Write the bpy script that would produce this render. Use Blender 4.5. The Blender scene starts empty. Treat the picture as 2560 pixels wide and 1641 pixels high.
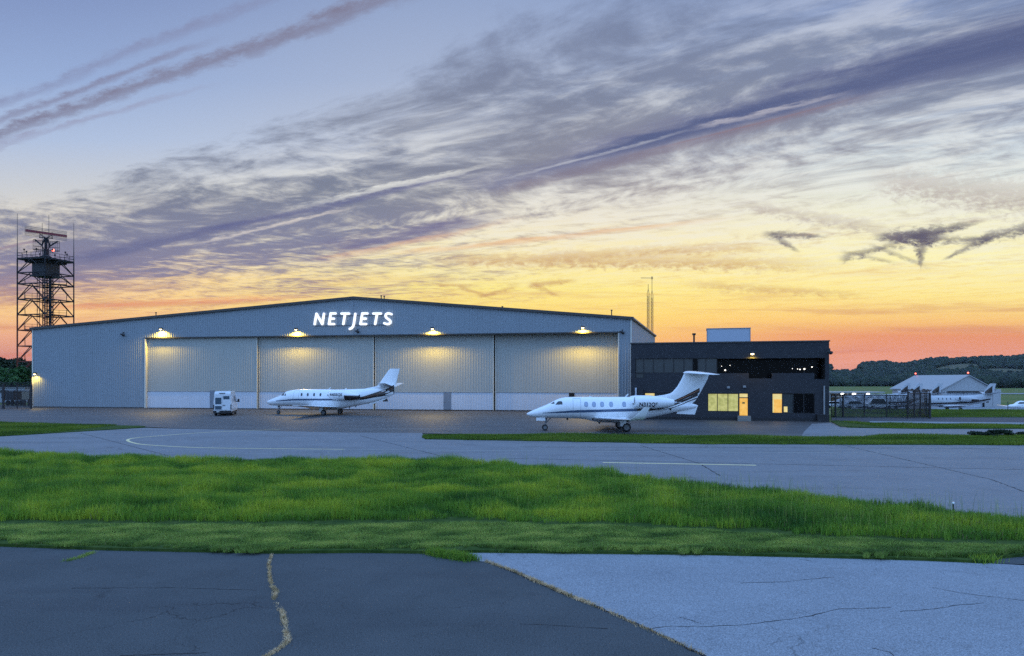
import bpy, bmesh, math, random
import numpy as np
from mathutils import Vector, Matrix
random.seed(7); rng = np.random.default_rng(7)
scene = bpy.context.scene
COL = scene.collection
# ------------------------------------------------------------------ camera numbers
F = 1849.0; YH = 952.0; CX = 1280.0; H = 4.1        # focal length, horizon and centre in photograph pixels, eye height in metres
def gp(px, py, z=0.0):
    d = (H - z) * F / (py - YH)
    return Vector(((px - CX) / F * d, d, z))
def at(px, py, d):
    return Vector(((px - CX) / F * d, d, H + (YH - py) / F * d))
def lin(r, g, b):
    def f(c):
        c /= 255.0
        return c / 12.92 if c <= 0.04045 else ((c + 0.055) / 1.055) ** 2.4
    return (f(r), f(g), f(b), 1.0)
def sstep(a, b, x):
    t = np.clip((x - a) / (b - a), 0, 1)
    return t * t * (3 - 2 * t)
def gz(x, y):                                         # the airfield falls about two metres to the right, behind the office
    return float(-2.0 * sstep(86, 125, y) * sstep(30, 44, x))

# ------------------------------------------------------------------ node helper
class G:
    """small expression builder on a node tree"""
    def __init__(s, nt): s.nt = nt
    def put(s, sock, v):
        if hasattr(v, 'is_output'): s.nt.links.new(v, sock)
        elif v is not None:
            try: sock.default_value = v
            except Exception: sock.default_value = v[:3]
    def m(s, op, a, b=None, c=None, clamp=False):
        n = s.nt.nodes.new('ShaderNodeMath'); n.operation = op
        s.put(n.inputs[0], a)
        if b is not None: s.put(n.inputs[1], b)
        if c is not None: s.put(n.inputs[2], c)
        if clamp: return s.m('MINIMUM', s.m('MAXIMUM', n.outputs[0], 0.0), 1.0)
        return n.outputs[0]
    def add(s, a, b): return s.m('ADD', a, b)
    def sub(s, a, b): return s.m('SUBTRACT', a, b)
    def mul(s, a, b): return s.m('MULTIPLY', a, b)
    def div(s, a, b): return s.m('DIVIDE', a, b)
    def mad(s, a, b, c): return s.m('MULTIPLY_ADD', a, b, c)
    def sst(s, x, a, b, lo=0.0, hi=1.0):
        n = s.nt.nodes.new('ShaderNodeMapRange'); n.interpolation_type = 'SMOOTHSTEP'; n.clamp = False
        s.put(n.inputs[0], x); n.inputs[1].default_value = a; n.inputs[2].default_value = b
        n.inputs[3].default_value = lo; n.inputs[4].default_value = hi
        return n.outputs[0]
    def xyz(s, x, y=0.0, z=0.0):
        n = s.nt.nodes.new('ShaderNodeCombineXYZ')
        s.put(n.inputs[0], x); s.put(n.inputs[1], y); s.put(n.inputs[2], z)
        return n.outputs[0]
    def sep(s, v):
        n = s.nt.nodes.new('ShaderNodeSeparateXYZ'); s.put(n.inputs[0], v); return n.outputs
    def noise(s, v, scale=1.0, detail=4.0, rough=0.55, dist=0.0, col=False, dim='3D'):
        n = s.nt.nodes.new('ShaderNodeTexNoise'); n.noise_dimensions = dim
        s.put(n.inputs['Vector'], v); n.inputs['Scale'].default_value = scale
        n.inputs['Detail'].default_value = detail; n.inputs['Roughness'].default_value = rough
        n.inputs['Distortion'].default_value = dist
        return n.outputs[1] if col else n.outputs[0]
    def ramp(s, f, stops, interp='LINEAR'):
        n = s.nt.nodes.new('ShaderNodeValToRGB'); e = n.color_ramp; e.interpolation = interp
        stops = sorted(stops, key=lambda q: q[0])
        while len(e.elements) < len(stops): e.elements.new(0.5)
        for k, (p, c) in enumerate(stops):
            e.elements[k].position = p
            e.elements[k].color = c if hasattr(c, '__len__') else (c, c, c, 1)
        s.put(n.inputs[0], f)
        return n.outputs[0]
    def mix(s, f, a, b, mode='MIX'):
        n = s.nt.nodes.new('ShaderNodeMix'); n.data_type = 'RGBA'; n.blend_type = mode
        s.put(n.inputs[0], f)
        for k, v in ((6, a), (7, b)):
            if hasattr(v, 'is_output'): s.nt.links.new(v, n.inputs[k])
            else: n.inputs[k].default_value = (v[0], v[1], v[2], 1)
        return n.outputs[2]
    def rampv(s, f, stops):                            # a ramp read back as a plain number
        n = s.nt.nodes.new('ShaderNodeSeparateColor'); s.nt.links.new(s.ramp(f, stops), n.inputs[0]); return n.outputs[0]
    def sepc(s, c):
        n = s.nt.nodes.new('ShaderNodeSeparateColor'); s.nt.links.new(c, n.inputs[0]); return n.outputs
    def dot(s, a, b):
        n = s.nt.nodes.new('ShaderNodeVectorMath'); n.operation = 'DOT_PRODUCT'
        s.put(n.inputs[0], a); s.put(n.inputs[1], b); return n.outputs['Value']
    def vmad(s, a, b, c):
        n = s.nt.nodes.new('ShaderNodeVectorMath'); n.operation = 'MULTIPLY_ADD'
        s.put(n.inputs[0], a); s.put(n.inputs[1], b); s.put(n.inputs[2], c); return n.outputs[0]
    def pos(s):
        return s.nt.nodes.new('ShaderNodeNewGeometry').outputs['Position']
    def obj(s):
        return s.nt.nodes.new('ShaderNodeTexCoord').outputs['Object']
    def vscale(s, v, sc):
        n = s.nt.nodes.new('ShaderNodeVectorMath'); n.operation = 'MULTIPLY'
        s.put(n.inputs[0], v); n.inputs[1].default_value = sc
        return n.outputs[0]
    def attr(s, name):
        n = s.nt.nodes.new('ShaderNodeAttribute'); n.attribute_name = name
        return n.outputs['Fac']

MATS = {}
def newmat(name):
    m = bpy.data.materials.new(name); m.use_nodes = True
    nt = m.node_tree; b = nt.nodes['Principled BSDF']
    MATS[name] = m
    return m, G(nt), b
def pmat(name, col, rough=0.6, metal=0.0, var=0.12, scale=2.0, spec=0.4, emit=None, estr=0.0, bump=0.0, bscale=30.0, coat=0.0, streak=False):
    """painted surface with a little wear: noise varies the colour and the gloss"""
    m, g, b = newmat(name)
    o = g.obj()
    if streak: o = g.vscale(o, (1.0, 1.0, 0.12))
    n = g.noise(o, scale, 5, 0.6)
    c0 = tuple(c * (1 - var) for c in col[:3]); c1 = tuple(min(1, c * (1 + var)) for c in col[:3])
    g.put(b.inputs['Base Color'], g.mix(n, c0, c1))
    g.put(b.inputs['Roughness'], g.mad(n, 0.25, rough - 0.12))
    b.inputs['Metallic'].default_value = metal
    b.inputs['Specular IOR Level'].default_value = spec
    b.inputs['Coat Weight'].default_value = coat
    if bump:
        bn = m.node_tree.nodes.new('ShaderNodeBump'); bn.inputs['Strength'].default_value = bump; bn.inputs['Distance'].default_value = 0.02
        g.put(bn.inputs['Height'], g.noise(g.obj(), bscale, 4)); g.put(b.inputs['Normal'], bn.outputs[0])
    if emit:
        b.inputs['Emission Color'].default_value = (*emit[:3], 1); b.inputs['Emission Strength'].default_value = estr
    return m

# ------------------------------------------------------------------ mesh helper
ROOTM = {}
class MB:
    def __init__(s): s.v = []; s.f = []
    def add(s, vs, fs):
        k = len(s.v); s.v += [tuple(p) for p in vs]; s.f += [tuple(i + k for i in f) for f in fs]
    def hexa(s, p):                                   # eight corners: bottom ring then top ring
        s.add(p, [(3, 2, 1, 0), (4, 5, 6, 7), (0, 1, 5, 4), (1, 2, 6, 5), (2, 3, 7, 6), (3, 0, 4, 7)])
    def box(s, c, size, rz=0.0, M=None):
        a, b, e = (k / 2 for k in size); cs, sn = math.cos(rz), math.sin(rz)
        pts = []
        for z in (-e, e):
            for x, y in ((-a, -b), (a, -b), (a, b), (-a, b)):
                p = Vector((x * cs - y * sn, x * sn + y * cs, z))
                if M: p = M @ p
                pts.append(Vector(c) + p)
        s.hexa(pts)
    def bar(s, p, q, w, h=None, up=(0, 0, 1)):
        p, q = Vector(p), Vector(q); h = h or w
        d = (q - p)
        if d.length < 1e-6: return
        d.normalize(); up = Vector(up)
        if abs(d.dot(up)) > 0.98: up = Vector((0, 1, 0))
        a = d.cross(up).normalized() * w / 2; b = a.cross(d).normalized() * h / 2
        s.hexa([p - a - b, p + a - b, p + a + b, p - a + b, q - a - b, q + a - b, q + a + b, q - a + b])
    def rings(s, rings, cap=True, closed=True):
        k = len(s.v); n = len(rings[0])
        for r in rings: s.v += [tuple(p) for p in r]
        for i in range(len(rings) - 1):
            for j in range(n if closed else n - 1):
                a = k + i * n + j; b = k + i * n + (j + 1) % n
                s.f.append((a, b, b + n, a + n))
        if cap:
            s.f.append(tuple(k + j for j in reversed(range(n))))
            s.f.append(tuple(k + (len(rings) - 1) * n + j for j in range(n)))
    def tube(s, pts, r, n=8, cap=True):
        pts = [Vector(p) for p in pts]; rs = r if hasattr(r, '__len__') else [r] * len(pts)
        out = []
        for i, p in enumerate(pts):
            d = (pts[min(i + 1, len(pts) - 1)] - pts[max(i - 1, 0)]).normalized()
            up = Vector((0, 0, 1)) if abs(d.z) < 0.95 else Vector((1, 0, 0))
            a = d.cross(up).normalized(); b = d.cross(a).normalized()
            out.append([p + (a * math.cos(t) + b * math.sin(t)) * rs[i] for t in (2 * math.pi * k / n for k in range(n))])
        s.rings(out, cap)
    def ball(s, c, r, n=10, sz=1.0):
        c = Vector(c); out = []
        for i in range(1, n // 2 + 1):
            t = math.pi * i / (n // 2 + 1)
            out.append([c + Vector((r * math.sin(t) * math.cos(a), r * math.sin(t) * math.sin(a), r * sz * math.cos(t))) for a in (2 * math.pi * k / n for k in range(n))])
        s.rings(out, True)
    def poly(s, pts):
        k = len(s.v); s.v += [tuple(p) for p in pts]; s.f.append(tuple(range(k, k + len(pts))))
    def prism(s, pts, d):                              # a flat outline pushed along the vector d
        n = len(pts); d = Vector(d); a = [Vector(p) for p in pts]
        k = len(s.v); s.v += [tuple(p) for p in a] + [tuple(p + d) for p in a]
        s.f.append(tuple(k + i for i in reversed(range(n)))); s.f.append(tuple(k + n + i for i in range(n)))
        for i in range(n):
            j = (i + 1) % n; s.f.append((k + i, k + j, k + n + j, k + n + i))
    def build(s, name, mat, parent=None, local=False, smooth=False, bevel=0.0, angle=None):
        root = parent
        while root is not None and root.parent is not None: root = root.parent
        vs = s.v
        if root is not None and not local:
            inv = ROOTM[root.name].inverted(); vs = [inv @ Vector(p) for p in vs]
        me = bpy.data.meshes.new(name); me.from_pydata([tuple(p) for p in vs], [], s.f)
        bm = bmesh.new(); bm.from_mesh(me)
        bmesh.ops.recalc_face_normals(bm, faces=bm.faces)
        bm.to_mesh(me); bm.free()
        o = bpy.data.objects.new(name, me); COL.objects.link(o); me.materials.append(mat)
        if smooth: me.shade_smooth()
        if smooth and angle: me.set_sharp_from_angle(angle=math.radians(angle))
        if parent is not None: o.parent = parent
        if bevel:
            b = o.modifiers.new('bevel', 'BEVEL'); b.width = bevel; b.segments = 2; b.limit_method = 'ANGLE'
        if parent is None: ROOTM[o.name] = Matrix.Identity(4)
        return o
def tag(o, label=None, cat=None, group=None, kind=None):
    if label: o['label'] = label
    if cat: o['category'] = cat
    if group: o['group'] = group
    if kind: o['kind'] = kind
    return o
def thing(name, label, cat, loc=(0, 0, 0), rz=0.0, group=None):
    o = bpy.data.objects.new(name, None); COL.objects.link(o)
    o.location = loc; o.rotation_euler = (0, 0, rz); o.empty_display_size = 0.3
    ROOTM[o.name] = Matrix.Translation(Vector(loc)) @ Matrix.Rotation(rz, 4, 'Z')
    return tag(o, label, cat, group)
def copy_tree(o, parent=None):
    c = o.copy(); COL.objects.link(c)
    if parent is not None: c.parent = parent
    for ch in list(o.children): copy_tree(ch, c)
    return c
def lamp_light(name, kind, loc, parent, energy, color, **kw):
    l = bpy.data.lights.new(name, kind); l.energy = energy; l.color = color
    for k, v in kw.items(): setattr(l, k, v)
    o = bpy.data.objects.new(name, l); COL.objects.link(o)
    if parent is not None:
        o.parent = parent; o.location = ROOTM[parent.name].inverted() @ Vector(loc)
    else: o.location = loc
    return o
class Wall:
    """a vertical plane from ground point A to ground point B; n points to the viewer"""
    def __init__(s, A, B):
        s.A = Vector(A); s.B = Vector(B); d = s.B - s.A; d.z = 0
        s.L = d.length; s.u = d.normalized(); s.n = Vector((s.u.y, -s.u.x, 0))
    def pt(s, u, z, n=0.0): return s.A + s.u * u + s.n * n + Vector((0, 0, z))
    def px(s, x, y, n=0.0):
        d = Vector(((x - CX) / F, 1, (YH - y) / F)); o = Vector((0, 0, H)); a = s.A + s.n * n
        t = (a - o).dot(s.n) / d.dot(s.n); p = o + d * t
        return (p - s.A).dot(s.u), p.z
    def slab(s, mb, u0, u1, z0, z1, n0, n1):
        mb.hexa([s.pt(u0, z0, n1), s.pt(u1, z0, n1), s.pt(u1, z0, n0), s.pt(u0, z0, n0),
                 s.pt(u0, z1, n1), s.pt(u1, z1, n1), s.pt(u1, z1, n0), s.pt(u0, z1, n0)])
    def pslab(s, mb, x0, y0, x1, y1, n0, n1):
        u0, z1 = s.px(x0, y0); u1, z0 = s.px(x1, y1); s.slab(mb, u0, u1, z0, z1, n0, n1)
    def ribs(s, mb, u0, u1, zb, zt, n0=0.0, pitch=0.36, dep=0.05, extra=()):
        us = []; u = u0
        while u < u1 - 1e-4:
            for f, k in ((0.0, 0), (0.60, 0), (0.68, 1), (0.92, 1)):
                if u + f * pitch < u1: us.append((u + f * pitch, k))
            u += pitch
        us.append((u1, 0))
        for e in extra:
            if u0 < e < u1: us.append((e, 0))
        us.sort()
        k0 = len(mb.v)
        for uu, k in us:
            mb.v.append(tuple(s.pt(uu, zb(uu) if callable(zb) else zb, n0 + k * dep)))
            mb.v.append(tuple(s.pt(uu, zt(uu) if callable(zt) else zt, n0 + k * dep)))
        for i in range(len(us) - 1):
            a = k0 + 2 * i; mb.f.append((a, a + 2, a + 3, a + 1))
# ------------------------------------------------------------------ camera, render, world
cam = bpy.data.cameras.new('camera'); camo = bpy.data.objects.new('camera', cam); COL.objects.link(camo)
camo.location = (0, 0, H); camo.rotation_euler = (math.radians(90), 0, 0)
cam.sensor_width = 36; cam.lens = F / 2560 * 36; cam.shift_y = (YH - 820.5) / 2560
cam.clip_start = 0.1; cam.clip_end = 12000
scene.camera = camo
scene.view_settings.view_transform = 'Standard'; scene.view_settings.look = 'None'
scene.view_settings.exposure = 0.0; scene.view_settings.gamma = 1.0
scene.cycles.use_denoising = False
scene.cycles.max_bounces = 6; scene.cycles.transparent_max_bounces = 16
scene.cycles.sample_clamp_indirect = 1.5

w = bpy.data.worlds.new('World'); scene.world = w; w.use_nodes = True
nt = w.node_tree; nt.nodes.clear(); g = G(nt)
out = nt.nodes.new('ShaderNodeOutputWorld')
dirv = nt.nodes.new('ShaderNodeTexCoord').outputs['Generated']
dx, dy, dz = g.sep(dirv)
dyc = g.m('MAXIMUM', dy, 0.15)
P = g.div(dx, dyc); Q = g.div(dz, dyc)                # tangent of bearing and of height above the horizon
dzc = g.m('MAXIMUM', dz, 0.022)
X = g.div(dx, dzc); Y = g.div(dy, dzc)                # where the view ray meets a flat cloud deck
sa = g.sub(g.mul(X, 0.8), g.mul(Y, 0.6))              # along the cloud streets
ta = g.add(g.mul(X, 0.6), g.mul(Y, 0.8))              # across them
def yq(y): return (YH - y) / F / 0.56
qf = g.m('DIVIDE', Q, 0.56, clamp=True)
def skyramp(rows): return g.ramp(qf, [(max(0, min(1, yq(y))), lin(*c)) for y, c in rows])
skyL = skyramp([(0, (132,152,196)), (200, (152,174,214)), (350, (176,193,222)), (480, (205,207,210)), (600, (236,222,196)), (700, (250,206,146)), (780, (252,204,138)), (840, (238,172,134)), (900, (214,138,122)), (940, (190,118,116))])
skyM = skyramp([(0, (148,166,202)), (200, (168,182,210)), (400, (198,203,214)), (550, (238,230,208)), (640, (252,236,176)), (720, (255,236,138)), (790, (255,220,118)), (850, (250,196,114)), (900, (232,150,106)), (940, (200,120,104))])
skyR = skyramp([(0, (140,160,202)), (200, (182,194,218)), (350, (204,216,226)), (450, (226,232,226)), (560, (246,242,206)), (660, (255,245,176)), (740, (255,232,142)), (800, (250,200,122)), (840, (232,150,108)), (880, (232,152,122)), (915, (234,160,138)), (945, (200,140,130))])
base = g.mix(g.sst(P, -0.62, -0.05), skyL, skyM)
base = g.mix(g.sst(P, 0.05, 0.55), base, skyR)
clL = skyramp([(0, (120,132,164)), (300, (120,127,148)), (480, (110,118,142)), (600, (114,118,152)), (690, (120,118,154)), (740, (168,134,142)), (800, (214,150,128)), (870, (196,122,118)), (940, (170,96,104))])
clR = skyramp([(0, (118,132,164)), (250, (120,129,154)), (430, (146,142,152)), (560, (182,166,156)), (640, (206,164,136)), (720, (232,180,104)), (800, (218,140,94)), (850, (226,120,96)), (900, (206,116,106)), (940, (160,96,104))])
clc = g.mix(g.sst(P, -0.25, 0.35), clL, clR)

# --- broad cirrus deck, streaks lie along the streets
warp = g.noise(g.xyz(g.mul(sa, 0.5), g.mul(ta, 0.9)), 1.0, 2, 0.5, col=True, dim='2D')
wx, wy, _ = g.sepc(warp)
sw = g.mad(g.sub(wx, 0.5), 1.0, sa); tw = g.mad(g.sub(wy, 0.5), 0.55, ta)
N2 = lambda a, fa, b, fb, o, det, ro, di=0.0: g.noise(g.xyz(g.mad(a, fa, o), g.mul(b, fb)), 1.0, det, ro, di, dim='2D')
nbig = N2(sw, 0.55, tw, 1.7, 3.1, 6, 0.62)
nfine = N2(sw, 3.3, tw, 5.4, 7.7, 7, 0.64, 0.12)
nrip = N2(sw, 11.0, tw, 5.0, 1.3, 3, 0.55)
nband = N2(sa, 7.0, ta, 15.0, 2.2, 5, 0.68)
nmid = N2(sw, 1.8, ta, 6.0, 4.4, 6, 0.68)
nwisp = N2(P, 70.0, Q, 150.0, 1.1, 5, 0.68, 0.3)
def ty(t): return t / 9.0
env = g.rampv(g.m('DIVIDE', g.add(ta, g.mul(g.sub(nbig, 0.5), 0.7)), 9.0, clamp=True),
             [(ty(1.55), 0.0), (ty(1.8), 0.40), (ty(2.3), 0.56), (ty(2.6), 0.74), (ty(2.95), 0.76), (ty(3.15), 0.50), (ty(3.6), 0.42), (ty(4.0), 0.20), (ty(4.8), 0.10), (ty(5.4), 0.22), (ty(6.0), 0.08), (ty(7.0), 0.12), (ty(9.0), 0.12)])
leftness = g.sst(P, 0.15, -0.35)                       # the left half keeps cloud right down to the roof line
env = g.add(env, g.mul(leftness, g.mul(g.sst(Q, 0.30, 0.2), g.sst(Q, 0.085, 0.125, 0.0, 0.26))))
den = g.add(env, g.add(g.mul(g.sub(nbig, 0.5), 1.5), g.mul(g.sub(nfine, 0.5), 1.5)))
den = g.add(den, g.mul(g.sub(nrip, 0.5), g.sst(ta, 2.8, 3.3, 0.25, 0.75)))
den = g.mul(g.sst(den, 0.02, 1.0), g.mul(g.sst(env, 0.02, 0.22), g.sst(Q, 0.05, 0.10)))
# pale thin veil with bright gaps
veil = g.mul(g.sst(g.mad(nmid, 0.8, g.mul(nfine, 0.8)), 0.95, 0.62), g.sst(ta, 1.7, 2.5))
sky = g.mix(g.mul(veil, g.mul(g.sst(Q, 0.08, 0.2), 0.42)), base, lin(238, 236, 228))
sky = g.mix(g.mul(den, 0.92), sky, clc)
# --- low streaks above the horizon
nlow = N2(P, 2.6, Q, 46.0, 5.0, 6, 0.6, 0.3)
nlow2 = N2(P, 7.0, Q, 90.0, 9.0, 4, 0.6)
low = g.mul(g.sst(g.add(nlow, g.mul(g.sub(nlow2, 0.5), 0.5)), 0.48, 0.72), g.mul(g.sst(Q, 0.17, 0.09), 0.55))
lowc = g.ramp(g.m('DIVIDE', Q, 0.2, clamp=True), [(0.0, lin(186, 120, 110)), (0.3, lin(216, 146, 114)), (0.5, lin(214, 160, 112)), (0.75, lin(226, 176, 118)), (1.0, lin(214, 172, 140))])
sky = g.mix(low, sky, lowc)
hot = g.mul(g.sst(g.add(nlow2, nlow), 1.02, 1.3), g.sst(Q, 0.085, 0.05))
sky = g.mix(g.mul(hot, g.sst(g.m('ABSOLUTE', g.sub(P, 0.02)), 0.25, 0.6, 0.04, 0.28)), sky, lin(238, 128, 104))

def pxd(x, y): return ((x - CX) / (YH - y), F / (YH - y))
V1 = g.xyz(X, Y, 1.0); V2 = g.xyz(P, Q, 1.0)
wof = g.mul(g.sub(wx, 0.5), 0.16)
def streak(sky, V, a, b, wof, w0, w1, col, n, amp, op, ends):
    vx, vy = b[0] - a[0], b[1] - a[1]; L = math.hypot(vx, vy); vx /= L; vy /= L
    V = g.vmad(sky, (1e-7, 1e-7, 0), V)                 # keeps the node evaluation in order, streak after streak
    al = g.dot(V, (vx / L, vy / L, -(a[0] * vx + a[1] * vy) / L))
    pr = g.dot(V, (-vy, vx, a[0] * vy - a[1] * vx)) 
    if wof is not None: pr = g.add(pr, wof)
    r = g.div(pr, g.m('MAXIMUM', g.mad(al, w1 - w0, w0), min(w0, w1) * 0.5))
    mk = g.sst(g.m('ABSOLUTE', g.mad(n, amp, g.sub(r, amp * 0.5))), 1.0, 0.08)
    mk = g.mul(mk, g.mul(g.sst(al, -ends[0], ends[0]), g.sst(al, 1 + ends[1], 1 - ends[1])))
    return g.mix(g.mul(mk, g.mad(n, 1.0, op - 0.5)), sky, lin(*col))
def band(sky, p0, p1, w0, w1, col, amp, op, freq=5.0, ends=(0.04, 0.04)):
    """a streak of cloud between two points of the deck; widths in deck units"""
    return streak(sky, V1, pxd(*p0), pxd(*p1), wof, w0, w1, col, nband if freq > 5 else nmid, amp, op, ends)
# big dark street across the right half, then the long streets to the left
sky = band(sky, (1180, 470), (2900, 20), 0.22, 0.30, (112, 116, 152), 1.3, 0.62, freq=2.0)
sky = band(sky, (1420, 402), (2900, 25), 0.08, 0.33, (86, 97, 136), 1.3, 0.9, freq=2.2, ends=(0.25, 0.04))
sky = band(sky, (1250, 478), (2150, 255), 0.13, 0.07, (128, 120, 138), 1.3, 0.66, freq=3.0, ends=(0.12, 0.10))
sky = band(sky, (1640, 372), (2110, 262), 0.02, 0.014, (142, 118, 128), 1.2, 0.42, freq=4.0, ends=(0.2, 0.2))
sky = band(sky, (1290, 436), (1680, 336), 0.030, 0.025, (206, 208, 216), 2.4, 0.42, freq=7.0, ends=(0.3, 0.2))
sky = band(sky, (1760, 318), (2090, 246), 0.045, 0.035, (206, 202, 210), 2.6, 0.46, freq=7.0, ends=(0.2, 0.2))
sky = band(sky, (190, 655), (1150, 432), 0.24, 0.05, (100, 104, 144), 1.2, 0.74, freq=2.5, ends=(0.10, 0.08))
sky = band(sky, (780, 506), (1190, 416), 0.06, 0.045, (228, 228, 224), 2.4, 0.62, freq=7.0, ends=(0.25, 0.15))
sky = band(sky, (520, 606), (840, 522), 0.055, 0.045, (224, 214, 206), 2.4, 0.6, freq=7.0, ends=(0.2, 0.2))
sky = band(sky, (850, 622), (1200, 548), 0.36, 0.20, (116, 113, 148), 1.2, 0.8, freq=1.8, ends=(0.12, 0.22))
sky = band(sky, (-60, 640), (100, 600), 0.06, 0.04, (150, 132, 150), 0.7, 0.75, freq=3.0)
sky = band(sky, (820, 650), (1220, 564), 0.20, 0.10, (222, 168, 138), 2.4, 0.34, freq=2.0, ends=(0.2, 0.25))
sky = band(sky, (1030, 630), (1700, 560), 0.16, 0.10, (232, 178, 132), 1.8, 0.45, freq=2.0, ends=(0.25, 0.25))
sky = band(sky, (150, 770), (700, 745), 0.5, 0.4, (232, 142, 112), 1.8, 0.5, freq=2.0, ends=(0.2, 0.25))
# old condensation trails, upper left
sky = band(sky, (-40, 290), (700, -25), 0.050, 0.030, (132, 138, 172), 1.8, 0.5, freq=7.0)
sky = band(sky, (-60, 372), (1000, -35), 0.062, 0.055, (128, 127, 152), 1.7, 0.78, freq=8.0)
sky = band(sky, (-60, 340), (480, 118), 0.040, 0.022, (130, 130, 158), 1.8, 0.66, freq=8.0, ends=(0.04, 0.12))
sky = band(sky, (-60, 392), (460, 232), 0.050, 0.030, (150, 152, 180), 2.2, 0.5, freq=12.0, ends=(0.04, 0.2))
# small torn dark clouds low on the right: streaks laid on bearing and height
def wisp(sky, p0, p1, w0, w1, col, op):
    return streak(sky, V2, ((p0[0] - CX) / F, (YH - p0[1]) / F), ((p1[0] - CX) / F, (YH - p1[1]) / F), None, w0 / F, w1 / F, col, nwisp, 1.9, op, (0.14, 0.22))
DK = (92, 88, 108)
for a, b, w0, w1, op in (((2195, 592), (2345, 594), 14, 30, .85), ((2225, 604), (2430, 560), 34, 10, .8), ((2302, 580), (2302, 664), 40, 5, .75), ((2300, 600), (2450, 600), 22, 8, .6),
                         ((2365, 646), (2480, 592), 6, 18, .65), ((2420, 606), (2640, 556), 16, 24, .75), ((2105, 646), (2230, 614), 16, 8, .6), ((2110, 630), (2230, 656), 8, 8, .35),
                         ((1915, 586), (2050, 591), 15, 8, .72), ((1930, 588), (1992, 626), 16, 7, .6), ((2180, 614), (2310, 664), 8, 10, .4)):
    sky = wisp(sky, a, b, w0, w1, DK, op)
GD = (196, 150, 104)
for a, b, w0, w1, op in (((1150, 718), (1225, 744), 9, 7, .5), ((1195, 744), (1290, 718), 7, 9, .5), ((1325, 714), (1430, 702), 10, 10, .55), ((1330, 712), (1395, 740), 14, 6, .5), ((1090, 712), (1190, 715), 6, 6, .4),
                         ((1130, 650), (1990, 662), 22, 26, .52), ((1350, 642), (1880, 620), 18, 24, .42), ((1860, 514), (2220, 578), 22, 28, .42), ((2200, 455), (2640, 505), 50, 70, .5), ((1740, 713), (2130, 737), 18, 14, .4)):
    sky = wisp(sky, a, b, w0, w1, GD if a[1] > 600 else (176, 162, 158), op)
# --- the rest of the vault: clear twilight blue overhead and behind
back = g.ramp(g.m('MAXIMUM', dz, 0.0), [(0.0, (0.48, 0.72, 1.08, 1)), (0.25, (0.56, 1.00, 1.88, 1)), (1.0, (0.54, 1.00, 1.92, 1))])
away = g.m('MAXIMUM', g.sst(dy, 0.45, -0.05), g.sst(dz, 0.46, 0.75))
sky = g.mix(away, sky, back)
sky = g.mix(g.sst(dz, 0.0, -0.03), sky, (0.05, 0.07, 0.10))
ns = nt.nodes.new('ShaderNodeTexSky'); ns.sky_type = 'NISHITA'; ns.sun_disc = False
SUN_EL = math.radians(0.3); SUN_AZ = math.radians(14)      # bearing of the glow, clockwise from straight ahead
ns.sun_elevation = SUN_EL; ns.sun_rotation = SUN_AZ
b1 = nt.nodes.new('ShaderNodeBackground'); g.put(b1.inputs[0], sky); b1.inputs[1].default_value = 1.0
b2 = nt.nodes.new('ShaderNodeBackground'); g.put(b2.inputs[0], ns.outputs[0]); b2.inputs[1].default_value = 0.005
ad = nt.nodes.new('ShaderNodeAddShader')
nt.links.new(b1.outputs[0], ad.inputs[0]); nt.links.new(b2.outputs[0], ad.inputs[1]); nt.links.new(ad.outputs[0], out.inputs[0])
sl = bpy.data.lights.new('sun', 'SUN'); sl.energy = 0.15; sl.angle = math.radians(10); sl.color = (1.0, 0.62, 0.36)
so = bpy.data.objects.new('sun', sl); COL.objects.link(so)
sd = Vector((math.sin(SUN_AZ) * math.cos(SUN_EL), math.cos(SUN_AZ) * math.cos(SUN_EL), math.sin(SUN_EL)))
so.rotation_euler = sd.to_track_quat('Z', 'Y').to_euler(); so.location = sd * 100
w.cycles.sampling_method = 'NONE'
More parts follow.
